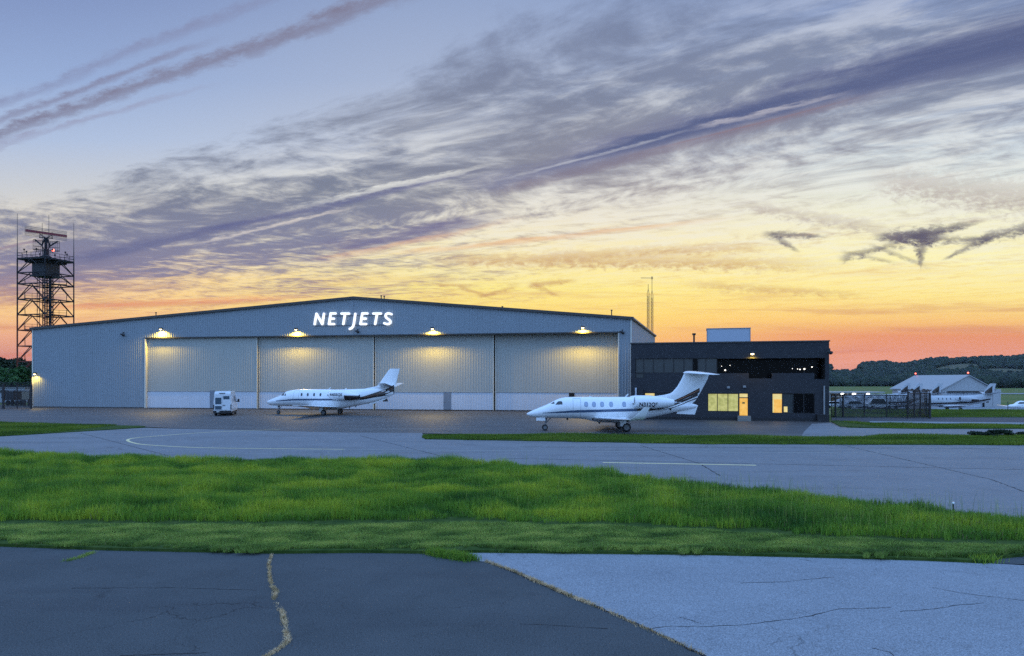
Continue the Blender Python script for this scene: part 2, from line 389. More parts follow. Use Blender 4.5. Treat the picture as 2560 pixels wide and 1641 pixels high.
# ------------------------------------------------------------------ ground materials
def paving(name, col, col2, grain=0.25, patch=0.35, rough=0.9, stain=(0.03, 0.03, 0.035), stains=0.5, webs=0.7):
    m, g, b = newmat(name); p = g.pos()
    n1 = g.noise(p, 0.35, 6, 0.6); n2 = g.noise(p, 48.0, 2, 0.7); n3 = g.noise(g.vscale(p, (0.07, 0.5, 1)), 1.0, 6, 0.65); n4 = g.noise(p, 5.0, 7, 0.75); n5 = g.noise(p, 1.1, 6, 0.7)
    c = g.mix(g.mul(g.sst(n1, 0.3, 0.7), patch), col, col2)
    c = g.mix(g.mul(g.sst(n3, 0.5, 0.7), stains), c, stain)
    c = g.mix(g.mul(g.sst(n5, 0.52, 0.72), patch * 0.7), c, tuple(v * 0.55 for v in col))
    c = g.mix(g.mul(g.sst(n5, 0.46, 0.28), patch * 0.5), c, tuple(v * 1.5 for v in col))
    c = g.mix(g.mul(g.sst(n4, 0.56, 0.76), 0.5), c, tuple(v * 1.7 for v in col))
    c = g.mix(g.mul(g.sst(n2, 0.35, 0.75), grain), c, tuple(min(1, v * 3.0) for v in col))
    c = g.mix(g.mul(g.sst(n2, 0.5, 0.3), grain), c, tuple(v * 0.3 for v in col))
    n6 = g.noise(p, 21.0, 2, 0.6)
    c = g.mix(g.mul(g.sst(n6, 0.58, 0.74), grain * 0.9), c, tuple(min(1, v * 2.4) for v in col))
    c = g.mix(g.mul(g.sst(n6, 0.44, 0.28), grain * 0.9), c, tuple(v * 0.35 for v in col))
    vo = m.node_tree.nodes.new('ShaderNodeTexVoronoi'); vo.feature = 'DISTANCE_TO_EDGE'; vo.inputs['Scale'].default_value = 0.42
    pw = m.node_tree.nodes.new('ShaderNodeVectorMath'); pw.operation = 'MULTIPLY_ADD'
    g.put(pw.inputs[0], g.noise(p, 1.4, 5, 0.65, col=True)); pw.inputs[1].default_value = (1.1, 1.1, 0); g.put(pw.inputs[2], p); g.put(vo.inputs['Vector'], pw.outputs[0])
    ck = g.mul(g.sst(vo.outputs['Distance'], 0.007, 0.002), g.sst(g.noise(p, 0.28, 3, 0.5), 0.50, 0.62))
    c = g.mix(g.mul(ck, webs), c, (0.012, 0.012, 0.013))
    g.put(b.inputs['Base Color'], c); b.inputs['Roughness'].default_value = rough; b.inputs['Specular IOR Level'].default_value = 0.25
    bn = m.node_tree.nodes.new('ShaderNodeBump'); bn.inputs['Strength'].default_value = 0.5; bn.inputs['Distance'].default_value = 0.01
    g.put(bn.inputs['Height'], n2); g.put(b.inputs['Normal'], bn.outputs[0])
    return m
m_asphalt = paving('old_asphalt', (0.040, 0.044, 0.046), (0.070, 0.074, 0.076), 0.60, 0.75, 0.88)
m_concrete = paving('pale_paving', (0.185, 0.195, 0.212), (0.135, 0.145, 0.160), 0.40, 0.65, 0.88, (0.11, 0.12, 0.14), 0.35, 0.4)
m_taxi = paving('taxiway_paving', (0.150, 0.152, 0.160), (0.118, 0.120, 0.128), 0.25, 0.7, 0.68, (0.075, 0.076, 0.08), 0.65)
m_apron = paving('apron_paving', (0.062, 0.062, 0.064), (0.046, 0.046, 0.048), 0.25, 0.8, 0.55, (0.115, 0.112, 0.108), 0.75)
m_road = paving('road_paving', (0.055, 0.056, 0.062), (0.07, 0.07, 0.08), 0.15, 0.5, 0.85)
m_paint = pmat('yellow_paint', (0.62, 0.52, 0.28), 0.7, var=0.3, scale=1.5)
m_paintw = pmat('worn_white_paint', (0.30, 0.30, 0.28), 0.7, var=0.3, scale=1.5)
m_crack = pmat('crack_dirt', (0.018, 0.018, 0.02), 0.95, var=0.4, scale=5)
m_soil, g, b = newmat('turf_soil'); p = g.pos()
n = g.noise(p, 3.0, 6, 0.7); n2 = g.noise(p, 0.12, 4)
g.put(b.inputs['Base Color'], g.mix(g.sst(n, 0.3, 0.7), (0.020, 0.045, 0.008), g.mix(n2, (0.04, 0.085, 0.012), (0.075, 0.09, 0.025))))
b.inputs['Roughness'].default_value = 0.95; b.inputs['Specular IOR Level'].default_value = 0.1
m_field, g, b = newmat('open_field'); p = g.pos()
n = g.noise(g.vscale(p, (0.01, 0.04, 1)), 1.0, 6, 0.6); n2 = g.noise(p, 0.6, 5, 0.7)
g.put(b.inputs['Base Color'], g.mix(g.sst(n, 0.35, 0.65), g.mix(n2, (0.05, 0.10, 0.02), (0.08, 0.13, 0.035)), (0.13, 0.14, 0.055)))
b.inputs['Roughness'].default_value = 0.95; b.inputs['Specular IOR Level'].default_value = 0.1

def sheet(name, px, mat, z=0.0, world=None):
    pts = world if world else [gp(x, y) for x, y in px]
    mb = MB(); mb.poly([(p[0], p[1], z) for p in pts])
    o = mb.build(name, mat); o['kind'] = 'structure'; return o

# the one big sheet to the horizon, dropping a little on the right
xs = sorted(set([-3000, -2200, -1500, -800, -400, -200, -120] + list(range(-80, 24, 26)) + list(range(26, 60, 2)) + [70, 90, 130, 200, 400, 800, 1500, 2200, 3000]))
ys = sorted(set([-60, -20, 0, 20, 40, 60, 76] + list(range(80, 132, 3)) + [140, 160, 200, 300, 500, 800, 1200, 1800, 2600]))
mb = MB()
for y in ys:
    for x in xs: mb.v.append((x, y, gz(x, y) - 0.05))
nx = len(xs)
for j in range(len(ys) - 1):
    for i in range(nx - 1): mb.f.append((j * nx + i, j * nx + i + 1, (j + 1) * nx + i + 1, (j + 1) * nx + i))
o = mb.build('ground', m_field, smooth=True); o['kind'] = 'structure'

# apron, taxiway, foreground paving
hl, hr = gp(82, 1019), gp(1578, 1031)
A_FRONT = [(-700, 1071), (0, 1069), (362, 1068), (600, 1077), (860, 1083), (1055, 1084), (1444, 1089), (1760, 1092), (2075, 1094), (2160, 1094)]
w_apron = [gp(x, y) for x, y in A_FRONT] + [gp(2120, 1070), gp(2077, 1056), Vector((33, 90, 0)), Vector((28, 112, 0)), Vector((-95, 125, 0)), Vector((-140, 110, 0))]
sheet('apron', None, m_apron, 0.0, w_apron)
TAXI_BACK = [(-700, 1120), (0, 1092), (362, 1070), (600, 1076), (860, 1082), (1055, 1083), (1062, 1099), (1760, 1111), (2560, 1114), (3400, 1116)]
tb = [gp(x, y) for x, y in TAXI_BACK]
def gfar(x, y): p = gp(x, y); return p
TAXI_FRONT = [(3600, 1400), (2560, 1310), (2322, 1282), (2089, 1258), (1894, 1232), (1660, 1212), (1522, 1190), (1327, 1174), (1133, 1160), (584, 1157), (0, 1142), (-900, 1135)]
sheet('taxiway', None, m_taxi, 0.004, tb + [gp(x, y) for x, y in TAXI_FRONT])
# lead-in concrete on the right and the road behind it
sheet('driveway', [(2000, 1100), (2160, 1097), (2400, 1089), (2560, 1089), (3300, 1090), (3300, 1073), (2310, 1073), (2102, 1070), (2076, 1058), (2030, 1060), (2010, 1080)], m_taxi, 0.006)
sheet('road', None, m_road, 0.0, [gp(2079, 1053), gp(2180, 1057), gp(2560, 1060), gp(3200, 1062), gp(3200, 1044), gp(2560, 1044), gp(2300, 1044), gp(2079, 1044)])
sheet('path', [(2174, 1058), (2560, 1064), (3200, 1066), (3200, 1059), (2560, 1057), (2174, 1053.5)], m_concrete, 0.008)
# parking lot: old asphalt and a paler pad
AS_EDGE = [(-1000, 1361), (0, 1366), (273, 1376), (682, 1384), (900, 1382), (1070, 1384), (1172, 1382)]
PAD_EDGE = [(1172, 1382), (1460, 1385), (1760, 1388), (2050, 1395), (2300, 1402), (2466, 1409)]
SEAM = [(1172, 1382), (1200, 1404), (1226, 1408), (1281, 1430), (1340, 1456), (1417, 1488), (1480, 1513), (1542, 1539), (1623, 1574), (1690, 1606), (1756, 1640), (1900, 1712), (2300, 1960)]
seam_w = [gp(x, y) for x, y in SEAM]
sheet('parking_lot', None, m_asphalt, 0.0, [gp(x, y) for x, y in AS_EDGE] + seam_w[1:] + [gp(1900, 3000), gp(-1500, 3000)])
sheet('concrete_pad', None, m_concrete, 0.006, seam_w + [gp(2300, 3000), gp(3600, 3000), gp(3600, 1440)] + [gp(x, y) for x, y in [(2760, 1425)] + PAD_EDGE[:0:-1]])
sheet('side_path', [(2466, 1408.5), (2500, 1398), (2560, 1392), (3500, 1392), (3500, 1440)], m_asphalt, 0.003)

def strip(name, pxs, width, mat, z, jit=0.0, n=1):
    """a painted line or crack along ground points"""
    pts = [gp(x, y) for x, y in pxs]; out = []
    for i in range(len(pts) - 1):
        k = max(1, int((pts[i + 1] - pts[i]).length / 0.12)) if jit else 1
        for j in range(k): out.append(pts[i].lerp(pts[i + 1], j / k))
    out.append(pts[-1]); mb = MB(); L = []
    for i, p in enumerate(out):
        d = (out[min(i + 1, len(out) - 1)] - out[max(0, i - 1)]); d.z = 0; d.normalize(); s = Vector((-d.y, d.x, 0))
        wv = width * (1 + (random.random() - 0.5) * (1.3 if jit else 0)); c = p + s * ((random.random() - 0.5) * jit)
        L += [c + s * wv / 2, c - s * wv / 2]
    mb.v = [(p.x, p.y, z) for p in L]
    mb.f = [(2 * i, 2 * i + 1, 2 * i + 3, 2 * i + 2) for i in range(len(out) - 1)]
    o = mb.build(name, mat); o['kind'] = 'structure'; return o
def curve_px(pts, k=6):
    out = []
    for i in range(len(pts) - 1):
        p0, p1, p2, p3 = pts[max(i - 1, 0)], pts[i], pts[i + 1], pts[min(i + 2, len(pts) - 1)]
        for j in range(k):
            t = j / k
            out.append(tuple(0.5 * (2 * p1[a] + (p2[a] - p0[a]) * t + (2 * p0[a] - 5 * p1[a] + 4 * p2[a] - p3[a]) * t * t + (3 * p1[a] - p0[a] - 3 * p2[a] + p3[a]) * t ** 3) for a in (0, 1)))
    return out + [pts[-1]]
LOOP = [(700, 1074.5), (584, 1078.5), (480, 1084), (390, 1091), (335, 1096), (319, 1101), (331, 1107), (370, 1113), (506, 1120), (700, 1122.5), (860, 1124)]
strip('road_marking', curve_px(LOOP), 0.20, m_paint, 0.009)
strip('road_marking', [(860, 1124), (1250, 1128), (1700, 1130.5), (2390, 1135)], 0.16, m_paintw, 0.009)
strip('road_marking', [(2430, 1135.2), (2560, 1136), (3000, 1138)], 0.16, m_paintw, 0.009)
strip('road_marking', [(1507, 1157), (1890, 1164)], 0.28, m_paint, 0.009)
CR = [[(1623, 1574), (1680, 1566), (1740, 1569), (1800, 1566), (1860, 1564), (1930, 1555), (1990, 1547), (2030, 1541), (2075, 1528), (2100, 1524), (2160, 1523), (2230, 1520)],
      [(2250, 1530), (2330, 1525), (2380, 1516), (2460, 1509)], [(2330, 1470), (2400, 1484), (2470, 1492), (2560, 1503), (2700, 1520)],
      [(1850, 1459), (1960, 1456), (2030, 1449), (2085, 1444)], [(2180, 1622), (2225, 1632), (2240, 1645), (2260, 1670)], [(1700, 1545), (1760, 1562)], [(2000, 1400), (2030, 1404)]]
for c in CR: strip('pavement_crack', c, 0.016, m_crack, 0.0095, 0.03)
for c in [[(1100, 1075), (1180, 1090)], [(1700, 1075), (1960, 1094)], [(700, 1060), (1500, 1068)], [(200, 1083), (420, 1140)], [(1300, 1118), (2500, 1122)], [(2100, 1112), (2480, 1200), (2560, 1230)], [(1250, 1146), (2560, 1175)], [(900, 1090), (1100, 1140)], [(1600, 1114), (1750, 1160), (1800, 1190)]]: strip('pavement_crack', c, 0.05, m_crack, 0.0085, 0.06)
for c in [[(180, 1471), (430, 1470), (640, 1476)], [(1300, 1560), (1520, 1572)], [(300, 1640), (520, 1632)]]: strip('pavement_crack', c, 0.014, m_crack, 0.0045, 0.03)
strip('pavement_crack', [(x, y) for x, y in SEAM[2:-1]], 0.05, m_crack, 0.010, 0.05)

# ------------------------------------------------------------------ grass, blade by blade
def grass_mat(name, c0, c1, c2, patch=0.25, dry=(0.20, 0.17, 0.07)):
    m, g, b = newmat(name); p = g.pos(); t = g.attr('tint')
    n = g.noise(g.vscale(p, (patch, patch * 1.6, 0.01)), 1.0, 4, 0.6)
    k = g.add(g.mad(t, 0.6, 0.08), g.mul(g.sub(n, 0.5), 2.5))
    c = g.ramp(g.m('ADD', k, 0.1), [(0.0, (*c0, 1)), (0.45, (*c1, 1)), (0.9, (*c2, 1))])
    c = g.mix(g.sst(t, 0.965, 0.985), c, dry)
    g.put(b.inputs['Base Color'], c); b.inputs['Roughness'].default_value = 0.6; b.inputs['Specular IOR Level'].default_value = 0.2
    tr = m.node_tree.nodes.new('ShaderNodeBsdfTranslucent'); g.put(tr.inputs[0], c)
    mx = m.node_tree.nodes.new('ShaderNodeMixShader'); mx.inputs[0].default_value = 0.35
    o = m.node_tree.nodes['Material Output']
    m.node_tree.links.new(b.outputs[0], mx.inputs[1]); m.node_tree.links.new(tr.outputs[0], mx.inputs[2]); m.node_tree.links.new(mx.outputs[0], o.inputs[0])
    return m
m_tall = grass_mat('tall_grass_blades', (0.040, 0.115, 0.018), (0.150, 0.285, 0.030), (0.400, 0.460, 0.036), 0.22)
m_mown = grass_mat('mown_grass_blades', (0.066, 0.130, 0.026), (0.220, 0.320, 0.060), (0.420, 0.470, 0.100), 0.7)
m_isle = grass_mat('island_grass_blades', (0.045, 0.085, 0.012), (0.105, 0.175, 0.018), (0.190, 0.240, 0.03), 0.12)
m_dry = grass_mat('dry_weed_blades', (0.26, 0.18, 0.09), (0.56, 0.40, 0.21), (0.78, 0.58, 0.36), 2.0, (0.05, 0.10, 0.02))
def blades(name, xy, hgt, wid, mat, z0=0.0, lean=0.35, tint=None, parent=None):
    n = len(xy); a = rng.uniform(0, 2 * np.pi, n); la = rng.uniform(0, 2 * np.pi, n)
    ln = hgt * rng.uniform(0.1, 1.0, n) * lean
    dx, dy = np.cos(a) * wid / 2, np.sin(a) * wid / 2
    lx, ly = np.cos(la) * ln, np.sin(la) * ln
    V = np.zeros((n, 5, 3)); x, y = xy[:, 0], xy[:, 1]; z0 = np.zeros(n) + z0
    V[:, 0] = np.stack([x - dx, y - dy, z0], 1); V[:, 1] = np.stack([x + dx, y + dy, z0], 1)
    V[:, 2] = np.stack([x + dx * .8 + lx * .35, y + dy * .8 + ly * .35, z0 + hgt * .58], 1)
    V[:, 3] = np.stack([x - dx * .8 + lx * .35, y - dy * .8 + ly * .35, z0 + hgt * .58], 1)
    V[:, 4] = np.stack([x + lx, y + ly, z0 + hgt * 0.98], 1)
    me = bpy.data.meshes.new(name); me.vertices.add(n * 5); me.vertices.foreach_set('co', V.astype(np.float32).ravel())
    base = (np.arange(n) * 5)[:, None]
    loops = (base + np.array([[0, 1, 2, 3, 3, 2, 4]])).ravel()
    me.loops.add(n * 7); me.loops.foreach_set('vertex_index', loops.astype(np.int32))
    st = ((np.arange(n) * 7)[:, None] + np.array([[0, 4]])).ravel()
    me.polygons.add(n * 2); me.polygons.foreach_set('loop_start', st.astype(np.int32))
    me.update(calc_edges=True); me.validate()
    at_ = me.attributes.new('tint', 'FLOAT', 'POINT')
    t = rng.uniform(0, 1, n) if tint is None else tint
    at_.data.foreach_set('value', np.repeat(t, 5).astype(np.float32))
    me.materials.append(mat); o = bpy.data.objects.new(name, me); COL.objects.link(o)
    o['kind'] = 'stuff'; return o
def vnoise(x, y, seed=0):                               # cheap smooth noise on the plane
    r = np.random.default_rng(seed); v = 0
    for k in range(7):
        a = r.uniform(0, 6.28); f = 2 ** r.uniform(-0.6, 1.6); v = v + np.sin((x * np.cos(a) + y * np.sin(a)) * f + r.uniform(0, 6.28)) / 7 ** 0.5
    return v
def scatter(n, front, back, xr=(-800, 3300), jag=3.0):
    """ground points between two photographed edges (lists of x, y)"""
    fx, fy = zip(*front); bx, by = zip(*back); out = []; got = 0
    ymax = max(fy); ymin = min(by); d0 = H * F / (ymax + 6 - YH); d1 = H * F / (ymin - YH)
    while got < n:
        k = n * 3; d = rng.uniform(d0, d1, k); x0 = (xr[0] - CX) / F * d1; x1 = (xr[1] - CX) / F * d1
        x = rng.uniform(x0, x1, k); px = x / d * F + CX; py = YH + H * F / d
        rag = vnoise(x * 2.2, d * 2.2, 77) + vnoise(x * 7, d * 7, 78) * .6
        ok = (px > xr[0]) & (px < xr[1]) & (py < np.interp(px, fx, fy) + rag * jag * (ymax - YH) / 400) & (py > np.interp(px, bx, by))
        q = np.stack([x, d], 1)[ok]; out.append(q); got += len(q)
    return np.concatenate(out)[:n]
MOWN_BACK = [(-1000, 1309), (0, 1309), (273, 1309), (900, 1309), (1250, 1306), (1444, 1312), (1760, 1322), (1855, 1330), (2089, 1345), (2400, 1359), (3500, 1378)]
TALL_BACK = [(-1000, 1132), (0, 1141), (273, 1149), (584, 1157), (900, 1158), (1133, 1160), (1327, 1174), (1522, 1190), (1660, 1212), (1894, 1232), (2089, 1258), (2322, 1282), (2560, 1306), (2900, 1330), (3500, 1350)]
MOWN_FRONT = AS_EDGE[:-1] + [(1110, 1384)] + PAD_EDGE + [(2500, 1397), (2560, 1391), (3500, 1391)]
# soil beds, standing a hand's breadth proud of the paving
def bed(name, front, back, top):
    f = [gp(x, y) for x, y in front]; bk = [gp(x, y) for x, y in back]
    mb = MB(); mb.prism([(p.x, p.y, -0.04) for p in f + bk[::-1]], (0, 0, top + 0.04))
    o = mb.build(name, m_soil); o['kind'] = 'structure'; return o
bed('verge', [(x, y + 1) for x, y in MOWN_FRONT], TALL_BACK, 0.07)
xy = scatter(470000, MOWN_BACK, TALL_BACK)
hn = vnoise(xy[:, 0] * .35, xy[:, 1] * .5, 3); h2 = vnoise(xy[:, 0] * 1.1, xy[:, 1] * 1.4, 4)
right = sstep(2, 11, xy[:, 0])
h3 = vnoise(xy[:, 0] * 2.6, xy[:, 1] * 3.1, 14)
hh = (0.28 + 0.08 * hn + 0.09 * h2 + 0.06 * h3) * rng.uniform(0.55, 1.25, len(xy)) * (1 - 0.18 * right)
py_ = YH + H * F / xy[:, 1]; gap = np.interp(xy[:, 0] / xy[:, 1] * F + CX, *zip(*MOWN_BACK)) - py_
hh = np.clip(hh * (1 - .15 * sstep(24, 0, gap)), 0.07, 0.8)
tt = np.clip(rng.uniform(0, 1, len(xy)) * 0.60 + 0.22 + 0.13 * h2 + 0.07 * hn + 0.12 * h3 - 0.24 * right - 0.22 * sstep(.9, 1.5, vnoise(xy[:, 0] * 1.5, xy[:, 1] * 1.1, 61)), 0, 0.96)
tt[rng.uniform(0, 1, len(xy)) < 0.012 + 0.03 * right] = 1.0
tag(blades('tall_grass', xy, hh, rng.uniform(0.010, 0.022, len(xy)), m_tall, 0.06, 0.55, tt), 'tall unmown green grass in a broad strip between taxiway and parking lot', 'grass')
xy = scatter(13000, MOWN_BACK, TALL_BACK); right = sstep(-4, 12, xy[:, 0]); xy = xy[rng.uniform(0, 1, len(xy)) < 0.12 + 0.6 * right]
tag(blades('seed_grass', xy, rng.uniform(0.5, 1.0, len(xy)), np.full(len(xy), 0.007), m_mown, 0.06, 0.25), 'thin seed stalks standing above the tall grass', 'grass')
xy = scatter(460000, [(x, y - 2) for x, y in MOWN_FRONT], [(x, y + 9) for x, y in MOWN_BACK], jag=4.0)  # dark soil left bare along both edges in place of a shade line
h2 = vnoise(xy[:, 0] * 1.6, xy[:, 1] * 3.0, 5); fr = np.interp(xy[:, 0] / xy[:, 1] * F + CX, *zip(*MOWN_FRONT)) - (YH + H * F / xy[:, 1])
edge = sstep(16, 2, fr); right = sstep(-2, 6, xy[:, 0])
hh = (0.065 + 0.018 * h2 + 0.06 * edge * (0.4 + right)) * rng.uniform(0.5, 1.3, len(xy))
tt = np.clip(rng.uniform(0, 1, len(xy)) * 0.7 + 0.14 + 0.14 * h2 + (0.42 * right * (vnoise(xy[:, 0] * .7, xy[:, 1], 63) > -.2) - 0.34) * edge - 0.14 * right, 0, 0.96)  # edge term tints the front fringe darker, shade put into the blade colour
tt[rng.uniform(0, 1, len(xy)) < 0.05] = 1.0
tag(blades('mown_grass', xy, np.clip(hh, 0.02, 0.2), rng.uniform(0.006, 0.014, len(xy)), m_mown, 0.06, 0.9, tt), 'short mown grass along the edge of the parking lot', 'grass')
# dark islands of turf by the taxiway and the driveway
def isle(label, front, back, n, hgt=0.14, xr=None):
    bed('turf_bed', front, back, 0.05)
    xr = xr or (min(p[0] for p in front), max(p[0] for p in front))
    q = scatter(n, front, back, xr); v = vnoise(q[:, 0] * .4, q[:, 1], 9)
    tag(blades('turf', q, np.clip(hgt * (1 + .3 * v), .03, 1) * rng.uniform(.5, 1.3, n), rng.uniform(.014, .03, n), m_isle, 0.04, 0.7, np.clip(rng.uniform(0, 1, n) * .75 + .12 + .1 * v, 0, 1)), label, 'grass')
isle('left turf island, a green tongue between apron and taxiway', [(-260, 1103), (0, 1091), (200, 1080), (350, 1070), (364, 1068)], [(-260, 1057), (0, 1058), (200, 1063), (350, 1066), (364, 1067.5)], 70000)
isle('long turf island in front of the parked jet', [(1055, 1095), (1068, 1099), (1444, 1105), (1760, 1111), (2160, 1112.5), (2560, 1114), (2820, 1115)], [(1055, 1093), (1070, 1090), (1444, 1088), (1760, 1091), (2060, 1096), (2160, 1096), (2200, 1090), (2560, 1090), (2820, 1090)], 120000)
isle('turf strip between the driveway and the path on the right', [(2079, 1055), (2100, 1067), (2200, 1071), (2310, 1072), (2560, 1072.5), (2820, 1073)], [(2079, 1053), (2100, 1055), (2200, 1060.5), (2330, 1061.5), (2560, 1065), (2820, 1066)], 40000)
isle('turf bank below the chain-link fence', [(2079, 1044), (2300, 1044), (2560, 1044), (2820, 1044)], [(2079, 1025), (2300, 1025), (2560, 1025), (2820, 1025)], 60000, 0.12)
# weeds in the joints of the paving
def along(pxs, n, spread):
    pts = [gp(x, y) for x, y in pxs]; seg = [(pts[i + 1] - pts[i]).length for i in range(len(pts) - 1)]; out = []
    for i, s in enumerate(seg):
        for _ in range(int(n * s / sum(seg))):
            p = pts[i].lerp(pts[i + 1], random.random()); out.append((p.x + random.gauss(0, spread), p.y + random.gauss(0, spread)))
    return np.array(out)
xy = along([(680, 1386), (672, 1410), (674, 1440), (678, 1462)], 2000, 0.018)
xy = np.concatenate([xy, along([(678, 1462), (690, 1480), (684, 1500), (705, 1530), (712, 1560), (716, 1590), (720, 1604), (700, 1622), (660, 1645), (640, 1660)], 3400, 0.026)])
kk = vnoise(xy[:, 0] * 4, xy[:, 1] * 7, 21) > rng.uniform(-1.4, .1, len(xy)); xy = xy[kk]
tag(blades('crack_weeds', xy, rng.uniform(0.008, 0.04, len(xy)), rng.uniform(0.006, 0.013, len(xy)), m_dry, 0.004, 1.4), 'dry straw coloured weeds growing along a long crack in the asphalt', 'weeds')
xy = np.concatenate([along([(1215, 1405), (1290, 1432), (1345, 1458)], 900, 0.03), along([(1330, 1450), (1430, 1494), (1480, 1513)], 1300, 0.03), along([(1480, 1513), (1760, 1640)], 500, 0.03)])
tag(blades('seam_weeds', xy, rng.uniform(0.02, 0.07, len(xy)), rng.uniform(0.006, 0.012, len(xy)), m_dry, 0.006, 1.2), 'dry grass along the seam between asphalt and pale pad', 'weeds')
xy = np.concatenate([along([(1080, 1386), (1130, 1394), (1180, 1402)], 2500, 0.10), along([(2440, 1406), (2480, 1402)], 600, 0.12)])
tag(blades('seam_grass', xy, rng.uniform(0.06, 0.2, len(xy)), rng.uniform(0.008, 0.014, len(xy)), m_tall, 0.0, 0.8), 'green grass tuft spilling over the corner of the pale pad', 'grass')
xy = along([(165, 1404), (200, 1395), (232, 1382)], 500, 0.05)
tag(blades('joint_weeds', xy, rng.uniform(0.02, 0.06, len(xy)), rng.uniform(0.006, 0.012, len(xy)), m_mown, 0.004, 1.0), 'small weeds in a short joint at the left of the asphalt', 'weeds')
# ------------------------------------------------------------------ the big hangar
m_wall = pmat('hangar_sheet', (0.235, 0.268, 0.295), 0.5, var=0.10, scale=0.5, spec=0.35, streak=True)
m_door = pmat('hangar_door_sheet', (0.34, 0.345, 0.315), 0.5, var=0.09, scale=0.6, spec=0.35, streak=True)
m_band = pmat('hangar_door_foot', (0.50, 0.52, 0.56), 0.55, var=0.08, scale=0.8, streak=True)
m_trim = pmat('dark_trim', (0.05, 0.045, 0.042), 0.5, var=0.2)
m_pale = pmat('pale_trim', (0.55, 0.53, 0.46), 0.5, var=0.1)
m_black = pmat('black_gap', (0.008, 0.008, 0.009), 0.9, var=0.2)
m_roof = pmat('roof_sheet', (0.22, 0.22, 0.22), 0.5, var=0.1)
m_metal = pmat('galvanised_metal', (0.25, 0.26, 0.27), 0.45, 0.5, var=0.15)
m_dark = pmat('dark_metal', (0.03, 0.03, 0.033), 0.5, 0.3, var=0.2)
m_pdoor = pmat('door_grey_blue', (0.17, 0.20, 0.24), 0.5, var=0.1)
FW = Wall(gp(82, 1019), gp(1578, 1031)); LEN = FW.L
hang = thing('hangar', 'very large pale blue-grey metal hangar with four sliding doors and a low gable', 'hangar', FW.pt(LEN / 2, 0))
zl, zr = FW.px(82, 823)[1], FW.px(1578, 797)[1]; ur, zrid = FW.px(885, 746)
def ztop(u): return zl + (zrid - zl) * u / ur if u < ur else zrid + (zr - zrid) * (u - ur) / (LEN - ur)
uD0, zD = FW.px(365, 839); uD1, zD1 = FW.px(1545, 835); zD = (zD + zD1) / 2
mb = MB()
FW.ribs(mb, 0, uD0, 0, lambda u: ztop(u), extra=(0.02,))
FW.ribs(mb, uD0, uD1, zD, lambda u: ztop(u), extra=(ur,))
FW.ribs(mb, uD1, LEN, 0, lambda u: ztop(u))
mb.build('front_wall', m_wall, hang)
# depth of the building follows the visible right side
BV = Vector((26.0, 134.5, 0)) - FW.B; BV.z = 0
SW = Wall(FW.B, FW.B + BV)
mb = MB(); SW.ribs(mb, 0, SW.L, 0, zr, pitch=0.9, dep=0.03); mb.build('side_wall', m_wall, hang)
mb = MB()
p0, p1 = FW.A + BV, FW.B + BV
mb.poly([FW.A, p0, p0 + Vector((0, 0, zl)), FW.A + Vector((0, 0, zl))])
mb.poly([p0, p1, p1 + Vector((0, 0, zr)), FW.pt(ur, zrid) + BV, p0 + Vector((0, 0, zl))])
mb.build('rear_wall', m_wall, hang)
mb = MB()
ro = -FW.n * -0.25
def rpt(u, z, back): return FW.pt(u, z, 0.25) + (BV if back else Vector((0, 0, 0)))
for (u0, z0), (u1, z1) in (((-0.3, ztop(-0.3)), (ur, zrid)), ((ur, zrid), (LEN + 0.3, ztop(LEN + 0.3)))):
    mb.hexa([rpt(u0, z0 + .02, 0), rpt(u1, z1 + .02, 0), rpt(u1, z1 + .02, 1), rpt(u0, z0 + .02, 1), rpt(u0, z0 + .2, 0), rpt(u1, z1 + .2, 0), rpt(u1, z1 + .2, 1), rpt(u0, z0 + .2, 1)])
roof = mb.build('roof', m_roof, hang)
mb = MB()
for (u0, u1) in ((-0.32, ur), (ur, LEN + 0.32)):
    mb.bar(FW.pt(u0, ztop(u0) + 0.06, 0.29), FW.pt(u1, ztop(u1) + 0.06, 0.29), 0.07, 0.34)
mb.bar(SW.pt(0, zr + .02, 0.12), SW.pt(SW.L, zr + .02, 0.12), 0.16, 0.28)
mb.build('roof_trim', m_trim, hang)
mb = MB()
for q in ((-0.07, 0.10, 0, zl - 0.1, -0.05, 0.09), (LEN - .10, LEN + .07, 0, zr - .1, -.05, .09), (uD0 - 0.22, uD0 - 0.02, 0, zD, -0.4, 0.08), (uD1 + .02, uD1 + .16, 0, zD, -1.9, 0.08)):
    mb = MB(); FW.slab(mb, *q); mb.build('corner_trim', m_pale, hang)
mb = MB()
FW.slab(mb, uD0 - .25, uD1 + .2, zD - 0.16, zD - 0.01, -0.12, 0.11); mb.build('header_trim', m_trim, hang)
for q in ((0.12, uD0 - .24), (uD1 + .2, LEN - .12)):
    mb = MB(); FW.slab(mb, *q, -0.03, 0.16, -0.05, 0.075); mb.build('base_trim', m_trim, hang)
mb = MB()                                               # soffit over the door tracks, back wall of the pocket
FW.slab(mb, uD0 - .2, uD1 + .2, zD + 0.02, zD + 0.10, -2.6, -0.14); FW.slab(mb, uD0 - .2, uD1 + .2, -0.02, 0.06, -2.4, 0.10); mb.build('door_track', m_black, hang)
mb = MB(); FW.slab(mb, uD0 - .2, uD1 + .2, 0.0, zD + .02, -2.7, -2.5); mb.build('track_wall', m_black, hang)
